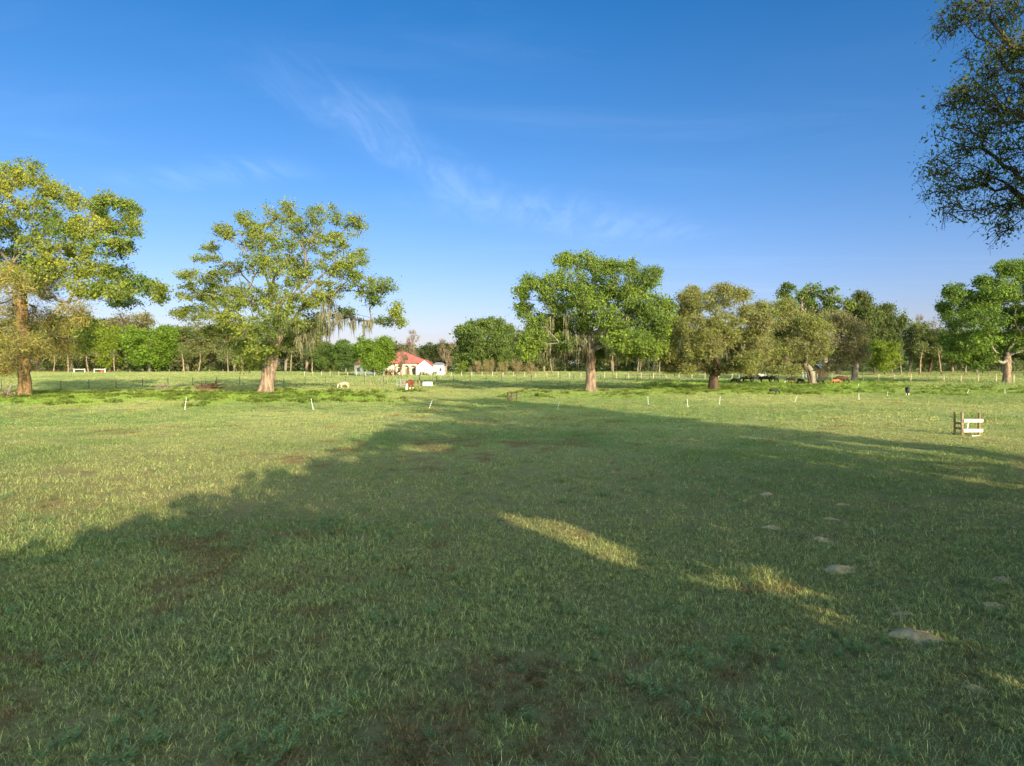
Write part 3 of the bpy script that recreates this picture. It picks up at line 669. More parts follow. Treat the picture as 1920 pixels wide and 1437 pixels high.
# --- two big oaks beside and behind the camera: their crowns throw the long shadow; one limb reaches into view
def outline_left(v): return np.interp(v, [-60, 6, 13, 15, 18.7, 22, 27, 39.6, 50, 58, 64], [-14, -7, -4.4, -2.6, -1.3, 1.7, 5.0, 12.0, 14.5, 15.5, 19])
def carve(P):
    """True where a leaf may stay: openings in the crown let the sun through to the ground"""
    u = P[:, 0] * UA[0] + P[:, 1] * UA[1]; v = P[:, 0] * VA[0] + P[:, 1] * VA[1] + P[:, 2] / TANS
    n = vn(u * 1.0, v * .35, 1.0, 77) - .5
    keep = u > outline_left(v) + n * 1.2 + (vn(u, v, .4, 80) - .5) * 1.2
    for (uc, hw, v0, v1, st) in ((7.0, .46, 9.4, 14.4, 1.0), (8.2, .55, 6.5, 9.4, .8), (26.4, .5, 11.5, 22, .95), (9.3, 1.0, 25.5, 28.6, .9), (11.6, .7, 30, 33, .85), (24.3, .3, 15, 25, .8), (15.3, .8, 40, 46, .85), (19.2, .7, 46, 53, .85), (22.5, .6, 50, 57, .8), (18, .35, 33, 39, .7)):
        t_ = np.clip((v - v0) / (v1 - v0), 0, 1); inside = (v > v0) & (v < v1) & (np.abs(u - uc + n * .8) < hw * (1.3 * np.sin(np.pi * t_) ** .5))
        keep &= ~(inside & (np.random.RandomState(5).uniform(size=len(u)) < st))
    keep &= u < 29.3 + n
    keep &= ~((u < outline_left(v) + 2.6) & (v > 14) & (vn(u, v * .4, .7, 78) > .64))      # thin twiggy rim on the left
    keep &= ~((v > 50) & (vn(u, v * .25, .9, 79) > .66))                                    # and at the top
    return keep
def uv(u, v): return UA[0] * u + VA[0] * v, UA[1] * u + VA[1] * v
def local(lobes, X, Y): return [(a - X, b_ - Y, *r_) for (a, b_, *r_) in lobes]
def big_oak(label, X, Y, lobes, fork, rt, seed, per, nleaf, lsize, crad, near=None):
    rs = np.random.RandomState(seed); g0 = gz(X, Y); root = empty('oak_tree', (X, Y, g0)); tag(root, label, 'tree')
    att = clumps(local(lobes, X, Y), rs, per, .25); att = att[att[:, 2] > 1.2]
    wp = att + (X, Y, g0); k = carve(wp)
    # keep coarse clumps out of the picture
    k &= ~((wp[:, 0] < .86 * wp[:, 1] + 1.0) & (wp[:, 1] > 0))
    att = att[k]; allatt = att
    if near is not None: natt = clumps(local(near, X, Y), rs, 21, .05); allatt = np.concatenate([att, natt])
    P, par, tips, sp = skeleton(allatt, (0, 0, 0), fork, rs, step=.8, wob=.16)
    tr, li, R = wood(P, par, tips, rt, .009, sp, .92)
    tr.V, tr.F = trunkskin(P, R, sp, seed)
    mesh_obj('trunk', tr.V, tr.F, M['bark_dark'], root, smooth=True); mesh_obj('branches', li.V, li.F, M['bark_dark'], root, smooth=True)
    V, F_ = leaves(att, rs.uniform(.8, 1.3, len(att)) * crad, nleaf, lsize, rs, .6, .8, None, lambda p: carve(p + (X, Y, g0)) & ~((p[:, 0] + X < .84 * (p[:, 1] + Y) + .6) & (p[:, 1] + Y > 0)))
    mesh_obj('crown', V, F_, M['l_near'], root)
    if near is not None:
        V, F_ = leaves(natt, rs.uniform(.6, 1.4, len(natt)) * .22, 27, .050, rs, .42, .9, .2); mesh_obj('overhanging_foliage', V, F_, M['l_near'], root)
        # side twigs
        tw = MBn(); 
        for c_ in natt[rs.uniform(size=len(natt)) < .8]:
            for _ in range(3):
                d = rs.normal(0, 1, 3); d[2] -= .5; d /= np.linalg.norm(d); e_ = c_ + d * rs.uniform(.08, .2); tw.seg(c_, e_, .005, .004, 3); tw.seg(e_, e_ + (d + rs.normal(0, .5, 3) - (0, 0, .3)) * .12, .004, .002, 3)
        mesh_obj('twigs', tw.V, tw.F, M['bark_dark'], root)
    return root
# right-hand oak (u 12..29)
X2, Y2 = uv(21, -3)
def lobes_uv(items): return [(*uv(u, v), z, r, r, r * .8, k) for (u, v, z, r, k) in items]
LT2 = lobes_uv([(21, -3, 16.5, 4.2, 1.6), (25, -3, 15.5, 3.8, 1.4), (18, -4, 14.5, 4, 1.5), (26, -1, 11.5, 4, 1.5), (16, -5, 11, 4.2, 1.5), (21, -6, 12, 5, 1.8), (27, -5, 8.5, 3.6, 1.4), (15, -4, 7.5, 4, 1.5), (21, -3, 8.5, 5, 2), (25, -3, 6, 4, 1.5), (18, -4, 5.5, 4.2, 1.6), (28, -2, 13, 2.8, 1), (13.5, -6, 9, 3, 1.2), (28, -3, 5, 3, 1), (22, -2, 18, 2.5, .8), (27, -3, 17, 3, .9)])
NEAR = []
for (cx, cy, rx, ry, D) in [(1790,15,28,22,10.6),(1835,30,40,28,10.4),(1890,25,40,30,10.6),(1845,95,30,28,10.8),(1885,110,45,35,10.5),(1840,150,36,28,10.8),(1905,165,40,34,10.2),(1800,190,34,26,11),(1850,205,40,28,10.6),(1900,225,40,28,10.3),(1775,195,16,10,11),
                           (1790,250,34,18,11),(1835,260,36,22,10.8),(1890,290,38,24,10.4),(1800,290,30,16,11),(1745,308,14,6,11.2),(1765,330,26,14,11.2),(1760,365,18,12,11.2),(1805,350,30,18,10.9),(1850,330,30,20,10.6),(1900,350,26,20,10.4),(1775,395,18,10,11.1),(1815,400,22,8,11),(1868,395,16,14,10.7),(1902,385,16,14,10.5),
                           (1868,425,12,8,10.8),(1878,440,6,6,10.8),(1770,60,14,20,11), (1960,120,50,60,10),(1960,250,50,60,10),(1975,370,50,40,10)]:
    s = D / FPX; NEAR.append(((cx - 960) * s, D, Z_at(cy, D), rx * s, .5, ry * s, max(.25, (rx * ry) ** .5 / 26)))
big_oak('large spreading oak whose leafy branch hangs into the top right corner', X2, Y2, LT2, (-.5, .3, 3.6), .7, 21, 46, 42, .34, 1.0, NEAR)
X1, Y1 = uv(6, -9)
LT1 = lobes_uv([(5, -9, 8.2, 3.2, 1.4), (9, -9, 9.8, 3.6, 1.6), (1, -9, 6, 3, 1.3), (-2, -9, 4.8, 2.6, 1.2), (-1.8, -9, 7.0, 1.9, 1.1), (-3.4, -9.5, 5.2, 1.8, .9), (12, -10, 11, 4, 1.7), (4, -10, 4.8, 3.6, 2.8), (3, -9, 3.6, 2.4, 1.4), (8, -9, 5.4, 4, 1.8), (12, -9, 6, 4, 1.8), (0, -10, 4, 2.6, 1.2), (15, -11, 8, 4, 1.6), (14, -9, 4.2, 3.4, 1.5)])
big_oak('wide low oak standing behind the viewer that shades the near grass', X1, Y1, LT1, (.4, -.2, 2.4), .6, 22, 60, 54, .36, 1.0)
# --- tree line: a few crowns built once each and repeated
def template(kind, seed, h, spread, leafm, barkm, nl=12, per=17, nleaf=72, lsize=.60, crad=1.5, base=.10, aspect=.55, moss=0, outdir=None, bare=False, shape='round', multi=1):
    rs = np.random.RandomState(seed); root = empty(kind, (0, 0, 0)); lob = []
    for i in range(nl):
        a = rs.uniform(0, 6.28); t_ = (i + .5) / nl
        z = h * (base + (1 - base) * (.12 + .80 * t_))
        if shape == 'round': rr = spread * math.sin(math.pi * (.18 + .72 * t_)) ** .6
        elif shape == 'tall': rr = spread * (.55 + .45 * math.sin(6 * t_))
        else: rr = spread * (.35 + .65 * t_)
        rr *= rs.uniform(.35, .85); q = spread * rs.uniform(.32, .5)
        lob.append((rr * math.cos(a), rr * math.sin(a), min(z, h - q * .75), q, q, q * .75))
    if shape == 'round': lob.append((0, 0, h * .6, spread * .5, spread * .5, h * .25, 1.6))
    att = clumps(lob, rs, per, .5); att = att[att[:, 2] > h * base * .6]
    tm = MBn(); lm_ = MBn()
    P, par, tips, sp = skeleton(att, (0, 0, -.3), (rs.normal(0, .3), rs.normal(0, .3), h * (.22 if shape != 'tall' else .45)), rs, step=2.0, wob=.2)
    tr, li, R = wood(P, par, tips, h * .022 + .12, .05, sp)
    mesh_obj('trunk', tr.V, tr.F, barkm, root, smooth=True); mesh_obj('branches', li.V, li.F, barkm, root, smooth=True)
    if bare:
        tw = MBn()
        for c_ in att:
            for _ in range(7):
                d = rs.normal(0, 1, 3); d[2] = abs(d[2]) + .6; d /= np.linalg.norm(d); tw.seg(c_, c_ + d * rs.uniform(.8, 1.8), .05, .02, 3)
        mesh_obj('crown', tw.V, tw.F, leafm, root)
    else:
        V, F_ = leaves(att, rs.uniform(.75, 1.3, len(att)) * crad, nleaf, lsize, rs, aspect, .8, outdir); mesh_obj('crown', V, F_, leafm, root)
    if moss:
        low = att[att[:, 2] < h * .75]; low = low[rs.uniform(size=len(low)) < moss]
        V, F_ = mossmesh(low, rs, 5, 1.2, 3.6, .28, .9); mesh_obj('hanging_moss', V, F_, M['moss'], root)
    return root
T = {}
T['olive0'] = (template('olive_oak', 61, 20, 11, M['l_olive'], M['bark_grey'], nl=16, aspect=.4), 20, 22)
T['olive1'] = (template('olive_oak', 62, 20, 10, M['l_olive2'], M['bark_grey'], nl=15, aspect=.4, moss=.4), 20, 20)
T['mossy0'] = (template('mossy_oak', 63, 20, 9, M['l_mossy'], M['bark_pale'], nl=16, base=.17, moss=.9), 20, 18)
T['mossy1'] = (template('mossy_oak', 64, 20, 10, M['l_mossy'], M['bark_grey'], nl=16, base=.15, moss=.8), 20, 20)
T['green0'] = (template('green_oak', 65, 17, 9.5, M['l_bright'], M['bark_grey'], nl=18, base=.10, per=17), 17, 19)
T['green1'] = (template('green_oak', 66, 19, 11, M['l_green'], M['bark_grey'], nl=18, base=.14, per=17), 19, 22)
T['dark0'] = (template('dark_oak', 67, 20, 9.5, M['l_dark'], M['bark_dark'], nl=15, base=.2, moss=.25), 20, 19)
T['dark1'] = (template('dark_oak', 68, 20, 8.5, M['l_dark'], M['bark_grey'], nl=13, base=.3, shape='vase'), 20, 17)
T['yellow'] = (template('yellow_green_tree', 69, 12, 6.5, M['l_yellow'], M['bark_grey'], nl=12, base=.1, lsize=.42, crad=1.0), 12, 13)
T['tall0'] = (template('tall_mossy_tree', 70, 26, 3.6, M['l_green'], M['bark_pale'], nl=10, base=.55, shape='vase', crad=1.0, lsize=.5, per=12, nleaf=32, moss=.9), 26, 7)
T['tall1'] = (template('tall_mossy_tree', 71, 26, 4.4, M['l_oak_c'], M['bark_pale'], nl=11, base=.55, shape='vase', crad=1.1, lsize=.5, per=12, nleaf=32, moss=.9), 26, 9)
T['bare'] = (template('bare_tree', 72, 14, 5.5, M['l_bare'], M['bark_pale'], nl=9, base=.2, bare=True, shape='vase', per=16), 14, 11)
T['shrub'] = (template('leafy_shrub', 73, 5, 4, M['l_yellow'], M['bark_grey'], nl=8, base=.0, lsize=.3, crad=.7, per=8), 5, 8)
T['tan'] = (template('tan_brush', 74, 4, 3.2, M['brush'], M['bark_grey'], nl=7, base=.0, lsize=.35, crad=.7, per=9, aspect=.2, outdir=.3), 4, 6.4)
used = set()
def plant(kind, px, top, wpx, D, label, rot=None, group='trees of the far tree line', cat='tree'):
    src, h, w = T[kind]; X = X_at(px, D); g0 = gz(X, D); H_ = Z_at(top, D) - g0; W_ = wpx / FPX * D
    if kind in used: o = copy_tree(src)
    else: o = src; used.add(kind)
    sxy = W_ / w * (1.22 if cat == 'tree' and kind not in ('green0', 'tall0', 'tall1', 'bare', 'yellow') else 1.0); o.location = (X, D, g0); o.scale = (sxy, sxy, H_ / h * 1.02)
    o.rotation_euler = (0, 0, rot if rot is not None else (px * 1.7) % 6.28)
    tag(o, label, cat, group); return o
TL = [
 ('olive0', -110, 590, 130, 285, 'olive oak of the far tree line beyond the left edge'),
 ('olive1', -20, 600, 120, 300, 'grey-olive oak far behind the tallest left oak, at the picture edge'),
 ('dark0', 70, 596, 110, 305, 'dark oak in the tree line behind the golden left trunk'),
 ('olive0', 135, 598, 100, 285, 'olive oak in the tree line above the plain white jump'),
 ('dark1', 175, 600, 70, 305, 'dark narrow oak in the tree line above the red and white jump'),
 ('yellow', 205, 610, 80, 292, 'yellow-green tree between the jumps and the bright round oak'),
 ('olive1', 250, 588, 90, 315, 'olive oak rising behind the bright round oak'),
 ('green0', 281, 613, 112, 282, 'bright green round oak in the gap between the two left oaks'),
 ('mossy1', 352, 612, 84, 300, 'mossy oak right of the bright round oak'),
 ('olive0', 398, 606, 90, 310, 'olive oak in the tree line behind the left branches of the open-crowned oak'),
 ('mossy0', 440, 612, 70, 290, 'mossy oak in the tree line just left of the thick pale trunk'),
 ('dark0', 478, 610, 80, 315, 'dark oak hidden behind the thick pale trunk'),
 ('mossy1', 535, 612, 80, 295, 'mossy oak in the tree line just right of the thick pale trunk'),
 ('mossy0', 575, 604, 70, 290, 'tall moss-hung oak under the right branches of the open-crowned oak'),
 ('green1', 606, 646, 52, 262, 'small green tree leftmost of the three before the house'),
 ('olive1', 618, 640, 70, 300, 'olive tree behind the small green trees left of the house'),
 ('green1', 648, 640, 56, 258, 'small green tree middle of the three left of the house'),
 ('green0', 702, 633, 84, 196, 'leafy green tree standing in front of the left wing of the house'),
 ('mossy1', 668, 648, 60, 290, 'mossy tree behind the left wing of the house'),
 ('olive1', 748, 646, 76, 330, 'brownish tree rising behind the red roof ridge'),
 ('dark1', 792, 648, 66, 335, 'dark tree behind the white gable'),
 ('dark0', 826, 644, 60, 335, 'dark round tree behind the right wing of the house'),
 ('bare', 776, 624, 40, 300, 'thin leafless tree above the right end of the red roof'),
 ('bare', 838, 640, 36, 215, 'tan leafless tree at the right end of the house'),
 ('bare', 752, 658, 38, 200, 'pinkish bare young tree before the arches of the house'),
 ('green1', 895, 603, 104, 262, 'deep green oak right of the house, left half of the pair'),
 ('green1', 930, 601, 88, 275, 'deep green oak right of the house, right half of the pair'),
 ('dark0', 985, 622, 60, 290, 'dark oak behind the left edge of the moss-hung green oak'),
 ('mossy0', 1020, 624, 60, 285, 'mossy oak behind the moss-hung green oak, left of its trunk'),
 ('dark1', 1060, 620, 70, 300, 'dark oak behind the hanging moss left of the pinkish trunk'),
 ('mossy1', 1100, 620, 80, 285, 'mossy oak directly behind the pinkish trunk'),
 ('mossy0', 1148, 620, 66, 280, 'pale-stemmed mossy oak right of the pinkish trunk'),
 ('dark0', 1185, 615, 80, 300, 'dark oak behind the right branches of the moss-hung oak'),
 ('mossy1', 1225, 620, 70, 280, 'mossy oak between the moss-hung oak and the olive-brown oak'),
 ('dark1', 1265, 625, 80, 300, 'dark oak behind the left edge of the olive-brown oak'),
 ('mossy0', 1310, 620, 80, 290, 'mossy oak behind the olive-brown oak'),
 ('dark0', 1370, 620, 90, 300, 'dark oak behind the herd of black cattle'),
 ('dark1', 1425, 615, 80, 290, 'dark oak behind the small white trailer'),
 ('tall0', 1476, 531, 46, 205, 'leftmost of the tall narrow mossy trees above the olive oaks'),
 ('tall1', 1510, 534, 58, 212, 'second tall mossy tree, with the widest top'),
 ('tall0', 1545, 541, 42, 208, 'third tall mossy tree, with the pointed top'),
 ('tall1', 1572, 556, 58, 215, 'fourth and lowest of the tall mossy trees'),
 ('dark0', 1500, 610, 90, 240, 'dark oak filling the space under the tall mossy trees'),
 ('dark1', 1607, 552, 56, 235, 'dark open-topped oak right of the tall mossy trees'),
 ('dark0', 1640, 574, 66, 240, 'dark green oak behind the yellow-green tree'),
 ('dark1', 1672, 572, 50, 245, 'dark oak with ragged top right of the yellow-green tree'),
 ('yellow', 1660, 640, 74, 205, 'yellow-green tree glowing in front of the dark grove'),
 ('mossy1', 1705, 606, 66, 262, 'moss-grey oak at the left end of the dark grove'),
 ('bare', 1732, 598, 44, 268, 'reddish bare tree top above the dark grove'),
 ('dark0', 1742, 618, 70, 258, 'dark oak in the middle of the dark grove'),
 ('mossy0', 1785, 622, 70, 262, 'mossy oak in the dark grove left of the right-hand oak'),
 ('dark1', 1830, 618, 80, 255, 'dark oak in the grove behind the right-hand oak'),
 ('mossy1', 1880, 622, 80, 262, 'mossy oak behind the trunk of the right-hand oak'),
 ('dark0', 1940, 615, 90, 255, 'dark oak of the grove beyond the right edge'),
 ('dark1', 2020, 610, 100, 262, 'last dark oak of the grove beyond the right edge'),
]
for a in TL: plant(*a)
plant('shrub', 868, 678, 30, 240, 'low yellow-green shrub at the foot of the deep green pair', group='shrubs by the far fence', cat='shrub')
for (px, top, w, lab) in ((893, 678, 26, 'first clump of tan brush right of the house'), (918, 676, 28, 'second clump of tan brush right of the house'), (944, 679, 26, 'third clump of tan brush right of the house'),
                     (968, 677, 26, 'fourth clump of tan brush, by the gap before the moss-hung oak'), (995, 680, 28, 'fifth clump of tan brush, under the moss-hung oak')):
    plant('tan', px, top, w, 225, lab, group='tan brush along the far fence', cat='shrub')

# wood beyond the tree line that reads as one mass
rs = np.random.RandomState(9); n = 3600
cx = rs.uniform(-330, 330, n); cy = 338 + rs.uniform(0, 26, n); top = 9 + 6 * vn(cx, cy, 22, 51)
cz = rs.uniform(0, 1, n) ** .8 * top
V, F_ = leaves(np.stack([cx, cy, cz], 1), np.full(n, 2.2), 34, 1.0, rs, .6, .9)
tag(mesh_obj('distant_woodland', V, F_, M['l_dark']), 'dark mass of woodland closing the view behind the tree line', 'woodland', kind='stuff')

rs = np.random.RandomState(19); n = 2600
cx = rs.uniform(-300, 300, n); cy = rs.uniform(292, 330, n); px_ = 960 + FPX * cx / cy
k = ~((px_ > 640) & (px_ < 870)); cx, cy = cx[k], cy[k]; cz = rs.uniform(0, 1, len(cx)) * (2.0 + 4.5 * vn(cx, cy, 9, 52))
V, F_ = leaves(np.stack([cx, cy, cz], 1), np.full(len(cx), 1.3), 26, .7, rs, .6, .9)
tag(mesh_obj('undergrowth', V, F_, M['l_mossy']), 'dark tangled undergrowth at the foot of the tree line', 'undergrowth', kind='stuff')
# understory saplings trunks row: pale stems seen in the dark gaps
stem = MB(); stem.tube((0, 0, -.2), (.2, .1, 4.5), .26, .20, 7, False); stem.tube((.2, .1, 4.4), (-.1, -.1, 9), .20, .12, 7, False); 
s0 = empty('slender_tree', (0, 0, 0)); stem.build('trunk', M['bark_pale'], s0, True)
rs2 = np.random.RandomState(44); V, F_ = leaves(np.array([[-.1, 0, 8.4], [1.2, .5, 7.8], [-1.2, -.4, 7.9], [.2, 1, 9.4], [0, -1, 9.2]]), np.full(5, 1.5), 60, .5, rs2); mesh_obj('crown', V, F_, M['l_mossy'], s0)
spots = [(100, 268), (128, 270), (166, 268), (215, 266), (345, 262), (372, 270), (428, 255), (455, 262), (545, 260), (585, 258), (630, 262), (992, 262), (1035, 255), (1150, 245), (1195, 248), (1236, 250), (1262, 258), (1390, 240), (1412, 238), (1455, 236), (1690, 226), (1725, 230), (1765, 228), (1810, 226)]
WHERE = ['just right of the golden trunk at the left', 'left of the plain white jump', 'between the two white jumps', 'just right of the red and white jump', 'just right of the bright round oak', 'left of the branch pile, at the tree line',
         'at the tree line left of the thick pale trunk', 'nearest the thick pale trunk on its left', 'first right of the thick pale trunk', 'under the long hanging moss', 'left of the small green trees by the house', 'left of the moss-hung green oak',
         'below the left half of the moss-hung oak', 'first right of the pinkish trunk', 'second right of the pinkish trunk', 'third right of the pinkish trunk', 'left of the dark forked trunk', 'behind the white posts by the cattle', 'just left of the white trailer', 'just right of the white trailer',
         'just right of the yellow-green tree', 'at the left of the dark grove', 'in the middle of the dark grove', 'left of the right-hand oak']
for i, (px, D) in enumerate(spots):
    o = s0 if i == 0 else copy_tree(s0); X = X_at(px, D); o.location = (X, D, gz(X, D)); o.rotation_euler = (math.sin(i * 2.1) * .09, math.cos(i * 3.7) * .11, i * 1.3)
    sc = .85 + .3 * ((i * 37) % 10) / 10; o.scale = (sc, sc, sc)
    tag(o, 'slender pale-stemmed tree ' + WHERE[i], 'tree', 'slender pale stems in front of the tree line')

# ------------------------------------------------------------------ house
HD = 214.0; HS = HD / FPX
def hx(px): return (px - 745) * HS
house = empty('house', (X_at(745, HD), HD, gz(X_at(745, HD), HD))); tag(house, 'cream and white house with red hipped roof and arched porch beyond the pasture', 'house')
EZ = Z_at(681, HD); RZ_ = Z_at(658, HD)
def hip(x0, x1, y0, y1, ez, rz, rx0, rx1, ov=.5):
    m = MB(); x0 -= ov; x1 += ov; y0 -= ov; y1 += ov; ym = (y0 + y1) / 2
    A, B, C_, D_ = (x0, y0, ez), (x1, y0, ez), (x1, y1, ez), (x0, y1, ez); E, F2 = (rx0, ym, rz), (rx1, ym, rz)
    m.poly([A, B, F2, E]).poly([B, C_, F2]).poly([C_, D_, E, F2]).poly([D_, A, E]).poly([D_, C_, B, A]); return m
mw = MB(); mw.box((hx(762), 6.0, EZ / 2), (hx(800) - hx(724), 8.4, EZ)); main_wall = mw.build('wall', M['stucco'], house)
hip(hx(722), hx(803), 0.2, 12, EZ + .05, RZ_, hx(743), hx(752)).build('roof', M['roof_red'], house)
# porch arcade in front of the main wall
pa = MB(); y0 = 0.6; x0, x1 = hx(741), hx(781)
cen = [hx(747), hx(761), hx(774)]; rr = .82; hs = 2.1; topz = EZ - .1
prev = x0
outl = [(x0, y0, 0)]
for c0 in cen:
    outl.append((c0 - rr, y0, 0)); outl.append((c0 - rr, y0, hs))
    for k in range(1, 8): a = math.pi - math.pi * k / 8; outl.append((c0 + rr * math.cos(a), y0, hs + rr * math.sin(a)))
    outl.append((c0 + rr, y0, hs)); outl.append((c0 + rr, y0, 0))
outl += [(x1, y0, 0), (x1, y0, topz), (x0, y0, topz)]
pa.prism(outl, (0, .35, 0)); pa.build('porch_arcade', M['stucco'], house)
for c0 in cen:
    ar = MB()
    for k in range(8):
        a0 = math.pi * k / 8; a1 = math.pi * (k + 1) / 8; r_ = rr + .12
        ar.box((c0 + r_ * math.cos((a0 + a1) / 2), y0 - .05, hs + r_ * math.sin((a0 + a1) / 2)), (.2, .12, r_ * math.pi / 8 * 1.1), ry=-(a0 + a1) / 2)
    for sx in (-1, 1): ar.box((c0 + sx * (rr + .12), y0 - .05, hs / 2), (.2, .12, hs))
    ar.build('arch_trim', M['post_wood'], house)
for c0, wd, hh, zz in ((cen[0], .9, 1.4, 1.5), (cen[2], 1.0, 2.1, 1.1)):
    w_ = MB(); w_.box((c0, 1.76, zz), (wd, .08, hh)); wo_ = w_.build('window', M['glass'], house)
    f2 = MB(); f2.box((c0, 1.72, zz + hh / 2 + .06), (wd + .2, .1, .1)); f2.build('frame', M['white_paint'], wo_)
dw = MB(); dw.box((cen[1], 1.76, 1.05), (1.0, .08, 2.1)); dw.build('door', M['post_brown'], house)
# white gable wing
gx0, gx1, gxa = hx(782), hx(812), hx(797.5); gy = -2.2; ge = Z_at(687, HD); ga = Z_at(675.5, HD)
gw = MB(); gw.prism([(gx0, gy, 0), (gx1, gy, 0), (gx1, gy, ge), (gxa, gy, ga), (gx0, gy, ge)], (0, 9, 0)); gw.build('gable_wall', M['stucco_w'], house)
gr = MB()
for (xa, xb) in ((gx0 - .35, gxa), (gx1 + .35, gxa)):
    za = ge - .25; gr.prism([(xa, gy - .25, za + .04), (xb, gy - .25, ga + .05), (xb, gy - .25, ga + .22), (xa, gy - .25, za + .2)], (0, 9.5, 0))
gr.build('gable_roof', M['roof_red'], house)
w_ = MB(); w_.box((gxa - .2, gy - .03, 1.6), (1.3, .08, 1.3)); wv = w_.build('window', M['stucco'], house)
f2 = MB(); f2.box((gxa - .2, gy - .08, 1.6), (.08, .06, 1.3)); f2.build('frame', M['white_paint'], wv)
# right wing
rw = MB(); rw.box(((hx(812) + hx(832)) / 2, 3, 1.55), (hx(832) - hx(812) - .1, 6, 3.1)); rw.build('wing_wall', M['stucco_w'], house)
hip(hx(812), hx(832), 0, 6, 3.12, 4.0, hx(816), hx(828), .35).build('wing_roof', M['grey_roof'], house)
w_ = MB(); w_.box((hx(826), -.03, 1.7), (.8, .07, 1.0)); w_.build('window', M['glass'], house)
# left wing
lw = MB(); lw.box(((hx(664) + hx(723)) / 2, 3.5, 1.6), (hx(723) - hx(664) - .1, 7, 3.2)); lw.build('wing_wall', M['stucco'], house)
hip(hx(664), hx(723), 0, 7, 3.22, 5.2, hx(674), hx(714), .4).build('wing_roof', M['roof_orange'], house)
for px in (672, 684, 697, 708, 717):
    w_ = MB(); w_.box((hx(px), -.03, 1.7), (.8, .07, 1.3)); wv = w_.build('window', M['glass'], house)
    f2 = MB(); f2.box((hx(px), -.08, 2.42), (1.0, .08, .12)); f2.build('frame', M['white_paint'], wv)
# hedges and shrubs before the house
def bush(label, px, D, w, h, mat, seed, name='shrub', cat='shrub', d=None):
    rs = np.random.RandomState(seed); X = X_at(px, D); n = max(6, int(w * 4)); c_ = rs.uniform(-1, 1, (n, 3)) * (w / 2, (d or w) / 2, 0); c_[:, 2] = rs.uniform(.1, 1, n) * h * .8 * (1 - (c_[:, 0] / (w * .62)) ** 2)
    e = empty(name, (X, D, gz(X, D))); V, F_ = leaves(c_, np.full(n, h * .38), 34, h * .16, rs); mesh_obj('foliage', V, F_, mat, e)
    st = MBn()
    for q in c_: st.seg(np.array([q[0] * .3, q[1] * .3, -.1]), q, .03, .015, 3)
    mesh_obj('stems', st.V, st.F, M['bark_grey'], e); tag(e, label, cat); return e
bush('low dark clipped hedge in front of the white gable', 800, 208, 5.6, 1.0, M['l_dark'], 81, 'hedge', 'hedge', 1)
bush('maroon shrub left of the porch arches', 737, 206, 4.2, 2.2, M['maroon'], 82)
bush('small green shrub at the left corner of the porch', 722, 207, 2.2, 2.4, M['l_mossy'], 83)
bush('round olive shrub against the white gable', 796, 207, 1.7, 2.2, M['l_mossy'], 84)
bush('dark shrub between the gable and the right wing', 816, 208, 2.2, 1.7, M['l_dark'], 85)

# ------------------------------------------------------------------ fences
def fence(label, A, B, step, h, r, postm, lean=.02, wires=3, square=False, base_name='wire_fence', rail=None):
    A = np.array(A, float); B = np.array(B, float); Ln = np.linalg.norm(B - A); n = int(Ln / step); e = empty(base_name, (A[0], A[1], 0)); rs = np.random.RandomState(int(Ln)); pm = None; tops = []
    for i in range(n + 1):
        p = A + (B - A) * i / n; z = gz(p[0], p[1]); hh = h * rs.uniform(.94, 1.08)
        if pm is None:
            m = MB()
            if square: m.box((0, 0, h / 2 - .15), (r * 2, r * 2, h + .3))
            else: m.tube((0, 0, -.3), (0, 0, h), r, r * .9, 7)
            o = m.build('post', postm, e); pm = o.data
        else:
            o = bpy.data.objects.new('post', pm); COL.objects.link(o); o.parent = e
        o.location = (p[0] - A[0], p[1] - A[1], z); o.scale = (1, 1, hh / h); o.rotation_euler = (rs.normal(0, lean), rs.normal(0, lean), rs.uniform(0, 1)); tops.append((p[0] - A[0], p[1] - A[1], z))
    for k in range(wires):
        w_ = MB(); zz = h * (.92 - k * .75 / max(1, wires - 1) * .9)
        for i in range(n): w_.tube((tops[i][0], tops[i][1], tops[i][2] + zz), (tops[i + 1][0], tops[i + 1][1], tops[i + 1][2] + zz), .006 if rail is None else rail, None, 3, False)
        w_.build('wire' if rail is None else 'rail', M['wire'] if rail is None else postm, e)
    tag(e, label, 'fence'); return e
fence('wire fence with dark thin posts crossing the pasture behind the field trees', (X_at(2, 93), 93), (X_at(1240, 152), 152), 3.35, 1.25, .055, M['metal_dark'])
fence('long far fence of light wooden posts in front of the tree line', (X_at(600, 214), 198), (X_at(1560, 148), 148), 2.9, 1.3, .10, M['post_light'])
fence('fence of light wooden posts on the right, in front of the right-hand oak', (X_at(1590, 140), 140), (X_at(2080, 122), 122), 2.7, 1.35, .11, M['post_light'])
fence('dark railed fence at the foot of the dark grove on the right', (X_at(1575, 200), 200), (X_at(2100, 190), 190), 3.0, 1.1, .06, M['bark_dark'], rail=.06)
fence('pale wooden post fence at the far left tree line', (X_at(196, 275), 275), (X_at(470, 262), 262), 5.6, 1.3, .11, M['post_wood'])
fence('dark railed fence along the tree line at the far left', (X_at(-80, 285), 285), (X_at(215, 281), 281), 4.0, 1.4, .08, M['bark_dark'], rail=.09)
fence('dark railed fence behind the olive-brown oak', (X_at(1180, 190), 190), (X_at(1460, 185), 185), 3.0, 1.2, .07, M['bark_dark'], rail=.05)

